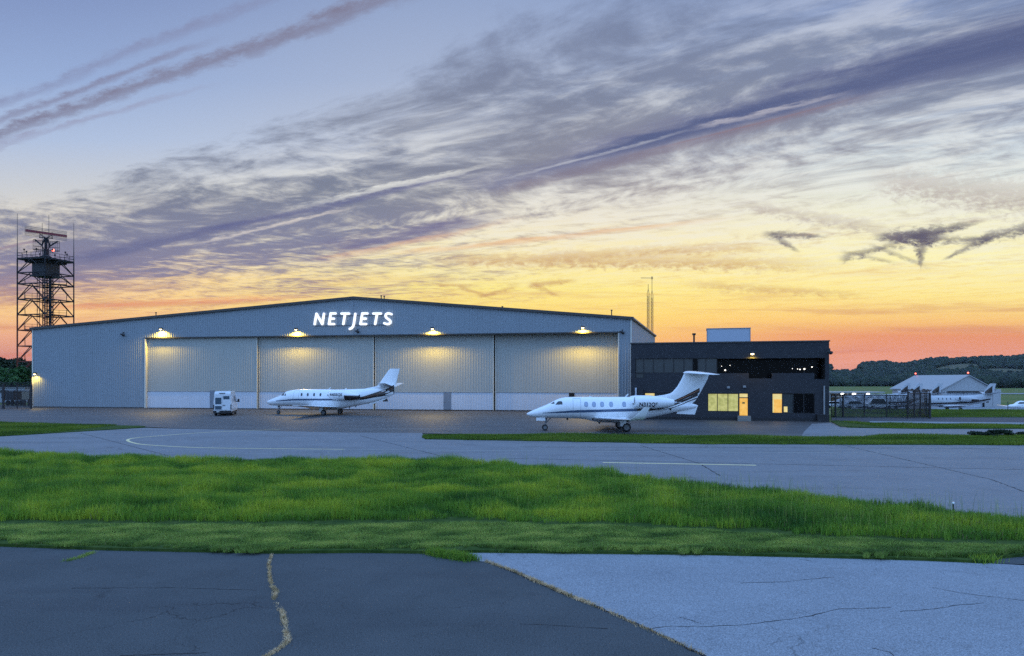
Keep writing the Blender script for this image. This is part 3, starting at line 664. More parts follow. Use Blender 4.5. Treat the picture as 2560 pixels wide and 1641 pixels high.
# four sliding leaves, each on a track further in
edges = [365, 645, 936, 1236, 1545]; offs = [0.35, 0.75, 1.05, 1.45]
for k in range(4):
    n0 = -offs[k]
    u0 = FW.px(edges[k], 930, n0)[0] + (0.10 if k else 0.02); u1 = FW.px(edges[k + 1], 930, n0)[0] - (0.10 if k < 3 else -0.05)
    zb = FW.px((edges[k] + edges[k + 1]) / 2, 978.5 + k * 1.0, n0)[1]
    mb = MB(); FW.ribs(mb, u0 + .12, u1 - .12, zb, zD + 0.02, n0, 0.37, 0.020)
    d = mb.build('door_panel', m_door, hang)
    mb = MB(); FW.ribs(mb, u0 + .12, u1 - .12, 0.10, zb - 0.05, n0 + 0.01, 0.37, 0.02); mb.build('lower_panel', m_band, d)
    mb = MB(); FW.slab(mb, u0 + .12, u1 - .12, zb - 0.05, zb, n0 - .02, n0 + .07); mb.build('middle_rail', m_metal, d)
    for ua in (u0, u1 - .12):
        mb = MB(); FW.slab(mb, ua, ua + .12, 0.06, zD + .02, n0 - .10, n0 + .065); mb.build('edge_frame', m_pale, d)
    mb = MB(); FW.slab(mb, u0 + .12, u1 - .12, 0.02, 0.10, n0 - .1, n0 + .05); mb.build('bottom_seal', m_black, d)
    for x0, x1, y0, y1, kk in ((525, 537, 976, 1023, 0), (1109, 1128, 980, 1027.5, 2)):
        if kk == k:
            ua, za = FW.px(x0, y0, n0); ub, _ = FW.px(x1, y1, n0)
            mb = MB(); FW.slab(mb, ua, ub, 0.11, za, n0, n0 + 0.055); FW.slab(mb, ua + .12, ua + .18, 1.0, 1.2, n0 + .05, n0 + .11); mb.build('personnel_door', m_pdoor, d)
    if k == 3:
        mb = MB(); ua, za = FW.px(1423, 983, n0); ub, zc = FW.px(1436, 995, n0); FW.slab(mb, ua, ub, zc, za, n0, n0 + .2); mb.build('vent_hood', m_black, d)
for px, y0, y1 in ((390, 781, 792), (953, 739, 751), (960.5, 740, 752), (1256, 766, 773), (1147, 765, 769), (1210, 767, 772), (1529, 775, 793), (1160, 766, 770)):
    uu, za = FW.px(px, y0, -1.5); _, zb = FW.px(px, y1 + 3, -1.5)
    mb = MB(); c = FW.pt(uu, 0, -1.5); mb.tube([c + Vector((0, 0, zb - .3)), c + Vector((0, 0, za - .1))], 0.07); mb.tube([c + Vector((0, 0, za - .12)), c + Vector((0, 0, za))], 0.13)
    mb.build('vent_pipe', m_dark, roof)

# ------------------------------------------------------------------ illuminated sign letters
m_sign = pmat('backlit_white_face', (0.85, 0.85, 0.87), 0.4, var=0.02, emit=(1, 1, 1), estr=0.95)
m_rail = pmat('sign_raceway', (0.10, 0.12, 0.15), 0.5)
sign = thing('letter_sign', 'backlit white italic letters reading NETJETS high on the hangar front', 'sign', FW.pt(ur, zD + 2, 0.15))
def L8(x, y): return FW.px(760 + x / 9.242, 760 + y / 9.242, 0.3)
def ribbon(mb, pts, r, n0, n1):
    pts = [Vector((p[0], p[1])) for p in pts]; left = []; rightp = []
    for i, p in enumerate(pts):
        d0 = (p - pts[i - 1]).normalized() if i else None; d1 = (pts[i + 1] - p).normalized() if i < len(pts) - 1 else None
        d = ((d0 or d1) + (d1 or d0)).normalized(); nn = Vector((-d.y, d.x)); s = r / max(0.5, nn.dot(Vector((-(d1 or d0).y, (d1 or d0).x))))
        left.append(p + nn * s); rightp.append(p - nn * s)
    def cap(c, d):
        a0 = math.atan2(d.y, d.x); return [c + Vector((math.cos(a0 + t), math.sin(a0 + t))) * r for t in (math.radians(q) for q in (-54, -18, 18, 54))]
    e = (pts[-1] - pts[-2]).normalized(); b0 = (pts[0] - pts[1]).normalized()
    o = rightp + [q for q in cap(pts[-1], e)] + left[::-1] + [q for q in cap(pts[0], b0)]
    # split in quads so that bent strokes stay clean
    k = len(pts)
    for nn in (n1,):
        for i in range(k - 1): mb.poly([FW.pt(*q, nn) for q in (rightp[i], rightp[i + 1], left[i + 1], left[i])])
        mb.poly([FW.pt(*q, nn) for q in [rightp[-1]] + cap(pts[-1], e) + [left[-1]]]); mb.poly([FW.pt(*q, nn) for q in [left[0]] + cap(pts[0], b0) + [rightp[0]]])
    for i in range(len(o)):
        p, q = o[i], o[(i + 1) % len(o)]; mb.poly([FW.pt(*p, n0), FW.pt(*q, n0), FW.pt(*q, n1), FW.pt(*p, n1)])
LET = [[[(242, 470), (284, 228)], [(284, 228), (418, 470)], [(418, 470), (458, 228)]],
       [[(572, 468), (612, 222)], [(612, 222), (724, 222)], [(596, 342), (688, 342)], [(572, 468), (692, 468)]],
       [[(862, 225), (1036, 225)], [(945, 225), (905, 468)]],
       [[(1182, 230), (1160, 380), (1146, 470), (1128, 525), (1095, 562), (1052, 580)]],
       [[(1302, 468), (1342, 222)], [(1342, 222), (1462, 222)], [(1326, 342), (1426, 342)], [(1302, 468), (1432, 468)]],
       [[(1598, 225), (1772, 225)], [(1686, 225), (1640, 468)]],
       [[(2018, 240), (1975, 224), (1930, 220), (1893, 240), (1880, 275), (1892, 315), (1930, 345), (1970, 372), (1994, 405), (1990, 440), (1960, 464), (1915, 470), (1850, 448)]]]
rr = 25 / 9.242 * (FW.px(900, 800)[1] - FW.px(900, 801)[1])
for L in LET:
    mb = MB()
    for i, st in enumerate(L): ribbon(mb, [L8(*q) for q in st], rr, 0.16, 0.32 + 0.004 * i)
    mb.build('letter', m_sign, sign)
for y in (250, 478):
    mb = MB(); (ua, za), (ub, zb) = L8(230, y), L8(1930, y); FW.slab(mb, ua, ub, min(za, zb) - .03, min(za, zb) + .03, 0.06, 0.13); mb.build('mounting_rail', m_rail, sign)

# ------------------------------------------------------------------ lit wall lamps, cameras
m_lens = pmat('lit_lamp_lens', (0.9, 0.85, 0.7), 0.3, var=0.02, emit=(1.0, 0.80, 0.40), estr=7.0)
WARM = (1.0, 0.66, 0.07)
LAMPG = 'lit lamps above the hangar doors'
def wall_lamp(px, py, label, wall, out=0.50, power=2900, group=None, tilt=0.0, spot=166, cat='lamp'):
    u, z = wall.px(px, py, out * 0.8); t = thing('wall_lamp', label, cat, wall.pt(u, z, 0.05), 0, group)
    mb = MB(); mb.bar(wall.pt(u, z + .08, 0.05), wall.pt(u, z + .10, out - .1), 0.07); mb.build('arm', m_dark, t)
    mb = MB(); k = [wall.pt(u - .24, z - .02, out - .28), wall.pt(u + .24, z - .02, out - .28), wall.pt(u + .24, z - .02, out + .14), wall.pt(u - .24, z - .02, out + .14)]
    mb.hexa([k[3], k[2], k[1], k[0]] + [wall.pt(u - .18, z + .2, out + .06), wall.pt(u + .18, z + .2, out + .06), wall.pt(u + .18, z + .2, out - .24), wall.pt(u - .18, z + .2, out - .24)])
    mb.build('housing', m_dark, t, bevel=0.02)
    mb = MB(); c = wall.pt(u, z - .03, out - .05)
    mb.rings([[c + wall.u * (r * math.cos(a)) + wall.n * (r * .8 * math.sin(a)) + Vector((0, 0, dz)) for a in (2 * math.pi * q / 14 for q in range(14))] for r, dz in ((.18, 0), (.165, -.05), (.11, -.10), (.04, -.13))])
    mb.build('lens', m_lens, t, smooth=True)
    o = lamp_light('lamp_light', 'SPOT', wall.pt(u, z - .26, out - .05), t, power, WARM, spot_size=math.radians(spot), spot_blend=0.6, shadow_soft_size=0.10)
    o.rotation_euler = (wall.n * math.sin(tilt) + Vector((0, 0, -math.cos(tilt)))).to_track_quat('-Z', 'Y').to_euler()
    return t
for px, py, l in ((402, 823, 'lit floodlight over the first hangar door from the left'), (740, 824, 'lit floodlight over the second hangar door, left of the letters'),
                  (1081, 822, 'lit floodlight over the third hangar door, right of the letters'), (1457, 819, 'lit floodlight over the fourth hangar door, nearest the office')):
    wall_lamp(px, py, l, FW, group=LAMPG)
wall_lamp(87, 935, 'lit lamp low on the left end of the hangar front', FW, out=0.5, power=520, spot=160)
CAMG = 'security cameras on the buildings'
def sec_cam(px, py, wall, label, sgn=1):
    u, z = wall.px(px, py, 0.3); t = thing('security_camera', label, 'camera', wall.pt(u, z, 0.08), 0, CAMG)
    mb = MB(); mb.bar(wall.pt(u, z + .3, .07), wall.pt(u, z + .3, .4), 0.1); mb.bar(wall.pt(u, z + .3, .36), wall.pt(u, z, .36), 0.1); mb.build('bracket', m_dark, t)
    mb = MB(); mb.bar(wall.pt(u - .28 * sgn, z + .06, .55), wall.pt(u + .26 * sgn, z - .1, .30), 0.22, 0.22); mb.build('camera_body', m_dark, t, bevel=.03)
    mb = MB(); mb.ball(wall.pt(u + .08, z - .15, .4), 0.15, 10); mb.build('lens_dome', m_black, t, smooth=True)
sec_cam(308, 837, FW, 'dark camera on the plain left part of the hangar front')
sec_cam(894, 829, FW, 'dark camera under the letters of the hangar')
sec_cam(1556, 831, FW, 'dark camera at the top right corner of the hangar doors')

# ------------------------------------------------------------------ office block
m_brick, g, b = newmat('dark_brick'); p = g.obj()
bt = m_brick.node_tree.nodes.new('ShaderNodeTexBrick'); bt.inputs['Scale'].default_value = 1.0
g.put(bt.inputs['Vector'], g.xyz(g.sep(p)[0], g.sep(p)[2], 0.0)); bt.inputs['Brick Width'].default_value = 0.30; bt.inputs['Row Height'].default_value = 0.10; bt.inputs['Mortar Size'].default_value = 0.008
bt.inputs['Color1'].default_value = (0.032, 0.034, 0.038, 1); bt.inputs['Color2'].default_value = (0.046, 0.046, 0.050, 1); bt.inputs['Mortar'].default_value = (0.064, 0.064, 0.068, 1)
nn = g.noise(p, 0.7, 5); g.put(b.inputs['Base Color'], g.mix(g.mul(nn, 0.5), bt.outputs[0], (0.020, 0.020, 0.026))); b.inputs['Roughness'].default_value = 0.9; b.inputs['Specular IOR Level'].default_value = 0.15
m_glass = pmat('dark_window_glass', (0.003, 0.003, 0.004), 0.15, var=0.05, spec=0.10)
m_glass2 = pmat('grey_window_glass', (0.036, 0.042, 0.044), 0.12, var=0.25, spec=0.4)
def litmat(name, a, b_, s, sc=(1.2, 1.2, 1.2)):
    m, g, b = newmat(name); p = g.obj()
    n = g.noise(g.vscale(p, sc), 2.0, 4, 0.6); z = g.sep(p)[2]
    st = g.m('SINE', g.mul(z, 140.0))
    c = g.mix(g.sst(n, 0.3, 0.7), a, b_); c = g.mix(g.mad(st, 0.10, 0.1), c, (0.02, 0.02, 0.01))
    g.put(b.inputs['Base Color'], g.mix(0.5, c, (0, 0, 0))); b.inputs['Roughness'].default_value = 0.15
    g.put(b.inputs['Emission Color'], c); b.inputs['Emission Strength'].default_value = s
    return m
m_lit = litmat('lit_blinds', (0.36, 0.35, 0.10), (0.56, 0.52, 0.18), 1.0)
m_lito = litmat('lit_orange_room', (0.90, 0.44, 0.06), (1.0, 0.55, 0.12), 0.9)
m_lity = litmat('lit_yellow_room', (0.80, 0.62, 0.20), (0.95, 0.72, 0.28), 0.85)
m_frame = pmat('dark_window_frame', (0.02, 0.02, 0.022), 0.4, 0.3)
m_rtu = pmat('pale_blue_cladding', (0.36, 0.40, 0.47), 0.5, var=0.05, scale=1)
OW = Wall(gp(1577, 1048), gp(2073, 1054.5))
off = thing('office_building', 'dark brick two-storey office with flat roof beside the hangar', 'building', OW.pt(OW.L / 2, 0))
zo0, zo1 = OW.px(1577, 854)[1], OW.px(2073, 854)[1]
DEP = 22.0
# the facade as strips round the openings; openings in photograph pixels
rows = []
def op(px0, py0, px1, py1):
    u0, z1 = OW.px(px0, py0); u1, z0 = OW.px(px1, py1); return (u0, u1, z0, z1)
OPEN = {'strip': op(1588, 897, 1793, 933), 'tall': op(1588, 933, 1610, 946), 'balc': op(1793, 897, 2063, 933), 'notch_a': op(1872, 933, 1930, 946.5), 'notch_b': op(2036, 933, 2063, 948),
        'win_l': op(1611, 982, 1690, 1020), 'win_c': op(1769, 983.5, 1847, 1030), 'door': op(1847, 983, 1871, 1040), 'win_r': op(1930, 983.5, 2037, 1035)}
us = sorted({0.0, OW.L} | {o[0] for o in OPEN.values()} | {o[1] for o in OPEN.values()})
mb = MB()
ztopo = min(zo0, zo1)
for i in range(len(us) - 1):
    a, c = us[i], us[i + 1]; mid = (a + c) / 2
    if c - a < 1e-3: continue
    holes = sorted([(o[2], o[3]) for o in OPEN.values() if o[0] < mid < o[1]]); z = 0.0; mg = []
    for h in holes:
        if mg and h[0] <= mg[-1][1] + 0.02: mg[-1] = (mg[-1][0], max(mg[-1][1], h[1]))
        else: mg.append(h)
    for h in mg + [(ztopo, ztopo)]:
        if h[0] > z + 1e-3: OW.slab(mb, a, c, z, h[0], -0.3, 0.0)
        z = max(z, h[1])
wall_o = mb.build('wall', m_brick, off)
mb = MB()
OW.slab(mb, 0, 0.3, 0, ztopo - .02, -DEP, -0.301); OW.slab(mb, OW.L - .3, OW.L, 0, ztopo - .02, -DEP, -0.301); OW.slab(mb, .3, OW.L - .3, 0, ztopo - .02, -DEP, -DEP + .3)
mb.build('side_wall', m_brick, off)
mb = MB(); OW.slab(mb, .302, OW.L - .302, ztopo - .45, ztopo - .3, -DEP + .302, -.302); rf = mb.build('roof', m_roof, off)
mb = MB(); OW.slab(mb, -0.08, OW.L + .08, ztopo, ztopo + .12, -DEP - .05, 0.08); mb.build('coping', m_trim, off)
mb = MB(); OW.slab(mb, 0.02, OW.L - .02, -0.03, 0.28, -.02, 0.05); mb.build('plinth', m_frame, off)
def window(name, o, mats, cuts, depth=0.12, rec=0.18, fw=0.07):
    u0, u1, z0, z1 = o; mb = MB()
    for uu in [u0 + fw / 2] + [u0 + (u1 - u0) * c for c in cuts] + [u1 - fw / 2]: OW.slab(mb, uu - fw / 2, uu + fw / 2, z0 + .001, z1 - .001, -rec - .02, -rec + .06)
    OW.slab(mb, u0, u1, z0, z0 + fw, -rec - .03, -rec + .07); OW.slab(mb, u0, u1, z1 - fw, z1, -rec - .03, -rec + .07)
    fr = mb.build(name, m_frame, off); cc = [0] + list(cuts) + [1]
    for i in range(len(cc) - 1):
        mb = MB(); OW.slab(mb, u0 + (u1 - u0) * cc[i] + .01, u0 + (u1 - u0) * cc[i + 1] - .01, z0 + .02, z1 - .02, -rec - .015, -rec)
        mb.build('pane', mats[i % len(mats)], fr)
    return fr
o = OPEN['strip']; window('window', o, [m_glass2] * 6 + [m_glass, m_glass2, m_glass2], [.105, .225, .355, .475, .60, .705, .77, .865])
o = OPEN['tall']; window('window', o, [m_glass2], [])
# recessed dark balcony
o = OPEN['balc']; zb = OPEN['notch_b'][2]
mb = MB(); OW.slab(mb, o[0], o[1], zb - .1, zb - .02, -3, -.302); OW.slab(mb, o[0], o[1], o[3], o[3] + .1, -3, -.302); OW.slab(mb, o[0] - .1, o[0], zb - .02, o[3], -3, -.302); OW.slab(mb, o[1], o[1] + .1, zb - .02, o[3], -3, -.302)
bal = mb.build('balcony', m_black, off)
mb = MB(); OW.slab(mb, o[0], o[1], zb - .02, o[3], -2.9, -2.8); mb.build('balcony_glass', m_glass, bal)
m_spark = pmat('glint_glow', (1, 1, 1), 0.4, emit=(1, 0.95, 0.85), estr=2.2)
for px, py, s in ((1813, 926, .09), (1804, 916, .04), (1787, 916, .05), (1825, 914, .04), (2000, 924, .07), (2011, 923, .10), (1994, 923, .05), (2030, 918, .07), (1981, 922, .04)):
    u, z = OW.px(px, py, -2.6); mb = MB(); mb.ball(OW.pt(u, z, -2.6), s, 8); mb.build('glint_speck', m_spark, bal)  # added glowing specks stand in for lights reflected in the dark glass
window('window', OPEN['win_l'], [m_lity, m_glass2, m_glass2], [.33, .66])
window('window', OPEN['win_c'], [m_lit], [.315, .655])
o = OPEN['win_r']; window('window', o, [m_lito, m_glass2, m_glass, m_glass], [.245, .5, .75])
mb = MB(); OW.slab(mb, o[0] + .07, o[0] + (o[1] - o[0]) * .238, o[2] + (o[3] - o[2]) * .70, o[3] - .08, -.178, -.17); mb.build('transom_glow', m_lity, off)
mb = MB(); OW.slab(mb, o[0] + .07, o[0] + (o[1] - o[0]) * .05, o[2] + .08, o[2] + (o[3] - o[2]) * .68, -.178, -.17); mb.build('side_glow', m_lity, off)
mb = MB(); u, z = OW.px(1960, 1017); u2, z2 = OW.px(1969, 1031); OW.slab(mb, u, u2, z2, z, -.178, -.16); mb.build('lit_notice', m_lity, off)
o = OPEN['door']; mb = MB(); zt = o[2] + (o[3] - o[2]) * .80
for a, c, e, f in ((o[0], o[0] + .07, o[2], o[3]), (o[1] - .07, o[1], o[2], o[3]), (o[0] + .07, o[1] - .07, o[3] - .07, o[3]), (o[0] + .07, o[1] - .07, zt - .06, zt + .03)): OW.slab(mb, a, c, e, f, -.2, -.05)
df = mb.build('door_frame', m_frame, off)
mb = MB(); OW.slab(mb, o[0] + .07, o[1] - .07, o[2] + .02, zt - .06, -.16, -.12); dd = mb.build('door', m_lito, df)
mb = MB(); OW.slab(mb, o[0] + .07, o[1] - .07, zt + .03, o[3] - .07, -.16, -.12); mb.build('transom', m_lity, df)
mb = MB(); u, z = OW.px(1859, 1008); OW.slab(mb, u - .13, u + .13, z - .08, z + .1, -.12, -.11); mb.build('door_plate', pmat('door_plate', (.35, .2, .04), .5), df)
mb = MB(); OW.slab(mb, o[0] - .15, o[1] + .2, 0, o[2], -.02, .9); OW.slab(mb, o[0] - .15, o[1] + .2, 0, o[2] * .5, .9, 1.25); mb.build('doorstep', pmat('step_concrete', (.2, .19, .17), .8), off)
mb = MB(); u, z1 = OW.px(2060, 965); _, z0 = OW.px(2060, 1038); mb.tube([OW.pt(u, z0, .12), OW.pt(u, z1, .12)], .09); mb.build('downpipe', m_metal, off)
mb = MB(); u, z1 = OW.px(1590, 970); _, z0 = OW.px(1590, 1040); OW.slab(mb, u - .09, u + .09, 0, z1, .03, .2); mb.build('downpipe', m_band, off)
mb = MB(); u, z1 = OW.px(1603, 972); OW.slab(mb, u - .3, u + .22, 0, z1, .02, .5); mb.build('utility_cabinet', m_frame, off)
mb = MB(); u, z1 = OW.px(1735, 836, -4); c = OW.pt(u, 0, -4); mb.tube([c + Vector((0, 0, ztopo - .5)), c + Vector((0, 0, z1))], .1); mb.tube([c + Vector((0, 0, z1 - .1)), c + Vector((0, 0, z1 + .1))], .2); mb.build('vent_pipe', m_dark, rf)
for px, py in ((1821, 969), (1861, 967)):
    u, z = OW.px(px, py); mb = MB(); OW.slab(mb, u - .14, u + .14, z - .1, z + .12, 0.002, .16); mb.build('lamp_box', m_metal, off)
# rooftop unit
u0, z1 = OW.px(1767, 823, -3); u1, _ = OW.px(1876, 823, -3)
ru = thing('rooftop_unit', 'pale blue-grey box on the flat roof of the office', 'roof unit', OW.pt((u0 + u1) / 2, ztopo - .3, -5))
mb = MB(); OW.slab(mb, u0, u1, ztopo - .29, z1, -6.5, -3); mb.build('cladding', m_rtu, ru)
mb = MB(); OW.slab(mb, u0 - .06, u1 + .06, z1, z1 + .07, -6.56, -2.94); mb.build('cap', m_metal, ru)
for ua, ub in ((u0 - .02, u0 + .05), (u1 - .05, u1 + .02)):
    mb = MB(); OW.slab(mb, ua, ub, ztopo - .29, z1, -2.999, -2.96); mb.build('corner_trim', m_metal, ru)
wall_lamp(1881, 884, 'round bright lamp on the upper wall of the office', OW, out=0.4, power=260, spot=165)
sec_cam(2074, 880, OW, 'dark camera at the right end of the office parapet')
u, _ = OW.px(2045, 1045); bx = thing('utility_box', 'low dark box at the right foot of the office wall', 'box', OW.pt(u, 0, .5))
u0, z1 = OW.px(2043, 1037, .8); u1, _ = OW.px(2073, 1037, .8)
mb = MB(); OW.slab(mb, u0, u1, 0, z1 - .05, .1, .9); mb.build('cabinet', m_frame, bx); mb = MB(); OW.slab(mb, u0 - .04, u1 + .04, z1 - .05, z1 + .02, .07, .95); mb.build('lid', m_dark, bx)
# ------------------------------------------------------------------ aircraft
m_white = pmat('white_aircraft_paint', (0.74, 0.75, 0.76), 0.28, var=0.03, scale=1.2, spec=0.5, coat=0.6)
m_blue = pmat('dark_blue_stripe', (0.050, 0.085, 0.150), 0.3, var=0.1, coat=0.5)
m_brown = pmat('dark_brown_stripe', (0.020, 0.012, 0.012), 0.3, var=0.15, coat=0.5)
m_copper = pmat('copper_pinstripe', (0.30, 0.12, 0.06), 0.3, var=0.1, coat=0.4)
m_cabin = pmat('aircraft_window', (0.30, 0.36, 0.48), 0.25, var=0.1, spec=0.6)
m_cockpit = pmat('cockpit_glass', (0.012, 0.013, 0.016), 0.06, var=0.05, spec=0.7)
m_tyre = pmat('tyre_rubber', (0.012, 0.012, 0.012), 0.85, var=0.2)
m_strut = pmat('gear_metal', (0.14, 0.145, 0.15), 0.4, 0.4)
m_seamp = pmat('panel_seam', (0.22, 0.26, 0.34), 0.5)
m_bright = pmat('polished_metal', (0.7, 0.7, 0.72), 0.15, 0.9, var=0.05)
m_text = pmat('dark_lettering', (0.02, 0.025, 0.04), 0.4)
class Body:
    """a lofted tube: stations of x, top, bottom, half width"""
    def __init__(s, st, n=90, sm=3, ex=2.0):
        st = np.array(st, float); t = np.linspace(0, 1, n); u = 1 - (1 - t) ** 1.0
        s.x = st[0, 0] + (st[-1, 0] - st[0, 0]) * (t ** 1.25)
        def f(k):
            y = np.interp(s.x, st[:, 0], st[:, k])
            for _ in range(sm):
                z = y.copy(); z[1:-1] = (y[:-2] + 2 * y[1:-1] + y[2:]) / 4; y = z
            return y
        s.t, s.b, s.w = f(1), f(2), f(3); s.ex = ex
    def at(s, x):
        return tuple(float(np.interp(x, s.x, k)) for k in (s.t, s.b, s.w))
    def y(s, x, z):
        t, b, w = s.at(x); a = (t - b) / 2; c = (t + b) / 2
        if a < 1e-4: return 0.0
        r = min(1.0, abs((z - c) / a)); return w * (1 - r ** s.ex) ** (1 / s.ex)
    def mesh(s, mb, n=36, off=(0, 0, 0), x0=None, x1=None):
        R = []
        for i, x in enumerate(s.x):
            if (x0 is not None and x < x0) or (x1 is not None and x > x1): continue
            a = max(1e-3, (s.t[i] - s.b[i]) / 2); c = (s.t[i] + s.b[i]) / 2; ring = []
            for k in range(n):
                q = 2 * math.pi * k / n; cs, sn = math.cos(q), math.sin(q); p = 2 / s.ex
                ring.append((x + off[0], off[1] + s.w[i] * math.copysign(abs(cs) ** p, cs), c + off[2] + a * math.copysign(abs(sn) ** p, sn)))
            R.append(ring)
        mb.rings(R)
def patch(mb, yf, xs, zlo, zhi, side, off, nz=5):
    """a decal of the height band zlo..zhi along xs, laid on the surface yf"""
    k = len(mb.v); n = 0
    for x in xs:
        for j in range(nz):
            z = zlo(x) + (zhi(x) - zlo(x)) * j / (nz - 1); mb.v.append((x, side * (yf(x, z) + off), z))
        n += 1
    for i in range(n - 1):
        for j in range(nz - 1):
            a = k + i * nz + j; mb.f.append((a, a + 1, a + nz + 1, a + nz))
def oval(mb, yf, x, z, rx, rz, side, off, lean=0.0, p=2.8, rings=3):
    n = 18; k = len(mb.v); mb.v.append((x, side * (yf(x, z) + off), z))
    for r in range(1, rings + 1):
        for q in range(n):
            a = 2 * math.pi * q / n; cs, sn = math.cos(a), math.sin(a); f = r / rings
            dz = rz * f * math.copysign(abs(sn) ** (2 / p), sn); dx = rx * f * math.copysign(abs(cs) ** (2 / p), cs) + lean * dz
            mb.v.append((x + dx, side * (yf(x + dx, z + dz) + off), z + dz))
    for q in range(n): mb.f.append((k, k + 1 + q, k + 1 + (q + 1) % n))
    for r in range(rings - 1):
        for q in range(n):
            a = k + 1 + r * n + q; b_ = k + 1 + r * n + (q + 1) % n; mb.f.append((a, b_, b_ + n, a + n))
def foil(mb, secs, n=14):
    """wing from sections: leading edge point, chord, thickness, direction of thickness"""
    R = []
    for (le, ch, th, up) in secs:
        le, up = Vector(le), Vector(up).normalized(); ring = []
        for k in range(2 * n):
            a = math.pi * k / n; xx = 0.5 * (1 - math.cos(a)) if k <= n else 0.5 * (1 - math.cos(a)); sg = 1 if k <= n else -1
            yt = 5 * (0.2969 * math.sqrt(max(xx, 0)) - 0.126 * xx - 0.3516 * xx ** 2 + 0.2843 * xx ** 3 - 0.1036 * xx ** 4) * th
            ring.append(le + Vector((ch * xx, 0, 0)) + up * (sg * yt))
        R.append(ring)
    mb.rings(R)
def textmesh(body, size, mat, parent, mapf, embold=0.012, name='registration'):
    cu = bpy.data.curves.new(name, 'FONT'); cu.body = body; cu.size = size; cu.offset = embold; cu.resolution_u = 2
    o = bpy.data.objects.new(name, cu); COL.objects.link(o); bpy.context.view_layer.update()
    me = bpy.data.meshes.new_from_object(o.evaluated_get(bpy.context.evaluated_depsgraph_get()))
    bpy.data.objects.remove(o); bpy.data.curves.remove(cu)
    bm = bmesh.new(); bm.from_mesh(me)
    h = 0.0
    while h < size:
        h += 0.06; bmesh.ops.bisect_plane(bm, geom=bm.verts[:] + bm.edges[:] + bm.faces[:], plane_co=(0, h, 0), plane_no=(0, 1, 0))
    for v in bm.verts: v.co = Vector(mapf(v.co.x, v.co.y))
    bm.to_mesh(me); bm.free(); me.name = name; me.materials.clear(); me.materials.append(mat)
    o = bpy.data.objects.new(name, me); COL.objects.link(o); o.parent = parent; return o
def wheel(parent, x, y, r, w, name='wheel'):
    mb = MB(); R = []
    for yy, rr in ((-w / 2, r * .62), (-w / 2, r * .85), (-w * .3, r), (w * .3, r), (w / 2, r * .85), (w / 2, r * .62)):
        R.append([(x + rr * math.cos(a), y + yy, r + rr * math.sin(a)) for a in (2 * math.pi * k / 20 for k in range(20))])
    mb.rings(R, cap=False); t = mb.build('tyre' if name == 'tyre' else name, m_tyre, parent, local=True, smooth=True)
    mb = MB(); R = [[(x + rr * math.cos(a), y + yy, r + rr * math.sin(a)) for a in (2 * math.pi * k / 16 for k in range(16))] for yy, rr in ((-w * .42, r * .2), (-w * .45, r * .63), (w * .45, r * .63), (w * .42, r * .2))]
    mb.rings(R); mb.build('rim', m_strut, t, local=True, smooth=True, angle=40)
    return t
def ln(pts):
    xs, zs = zip(*pts); return lambda x: float(np.interp(x, xs, zs))

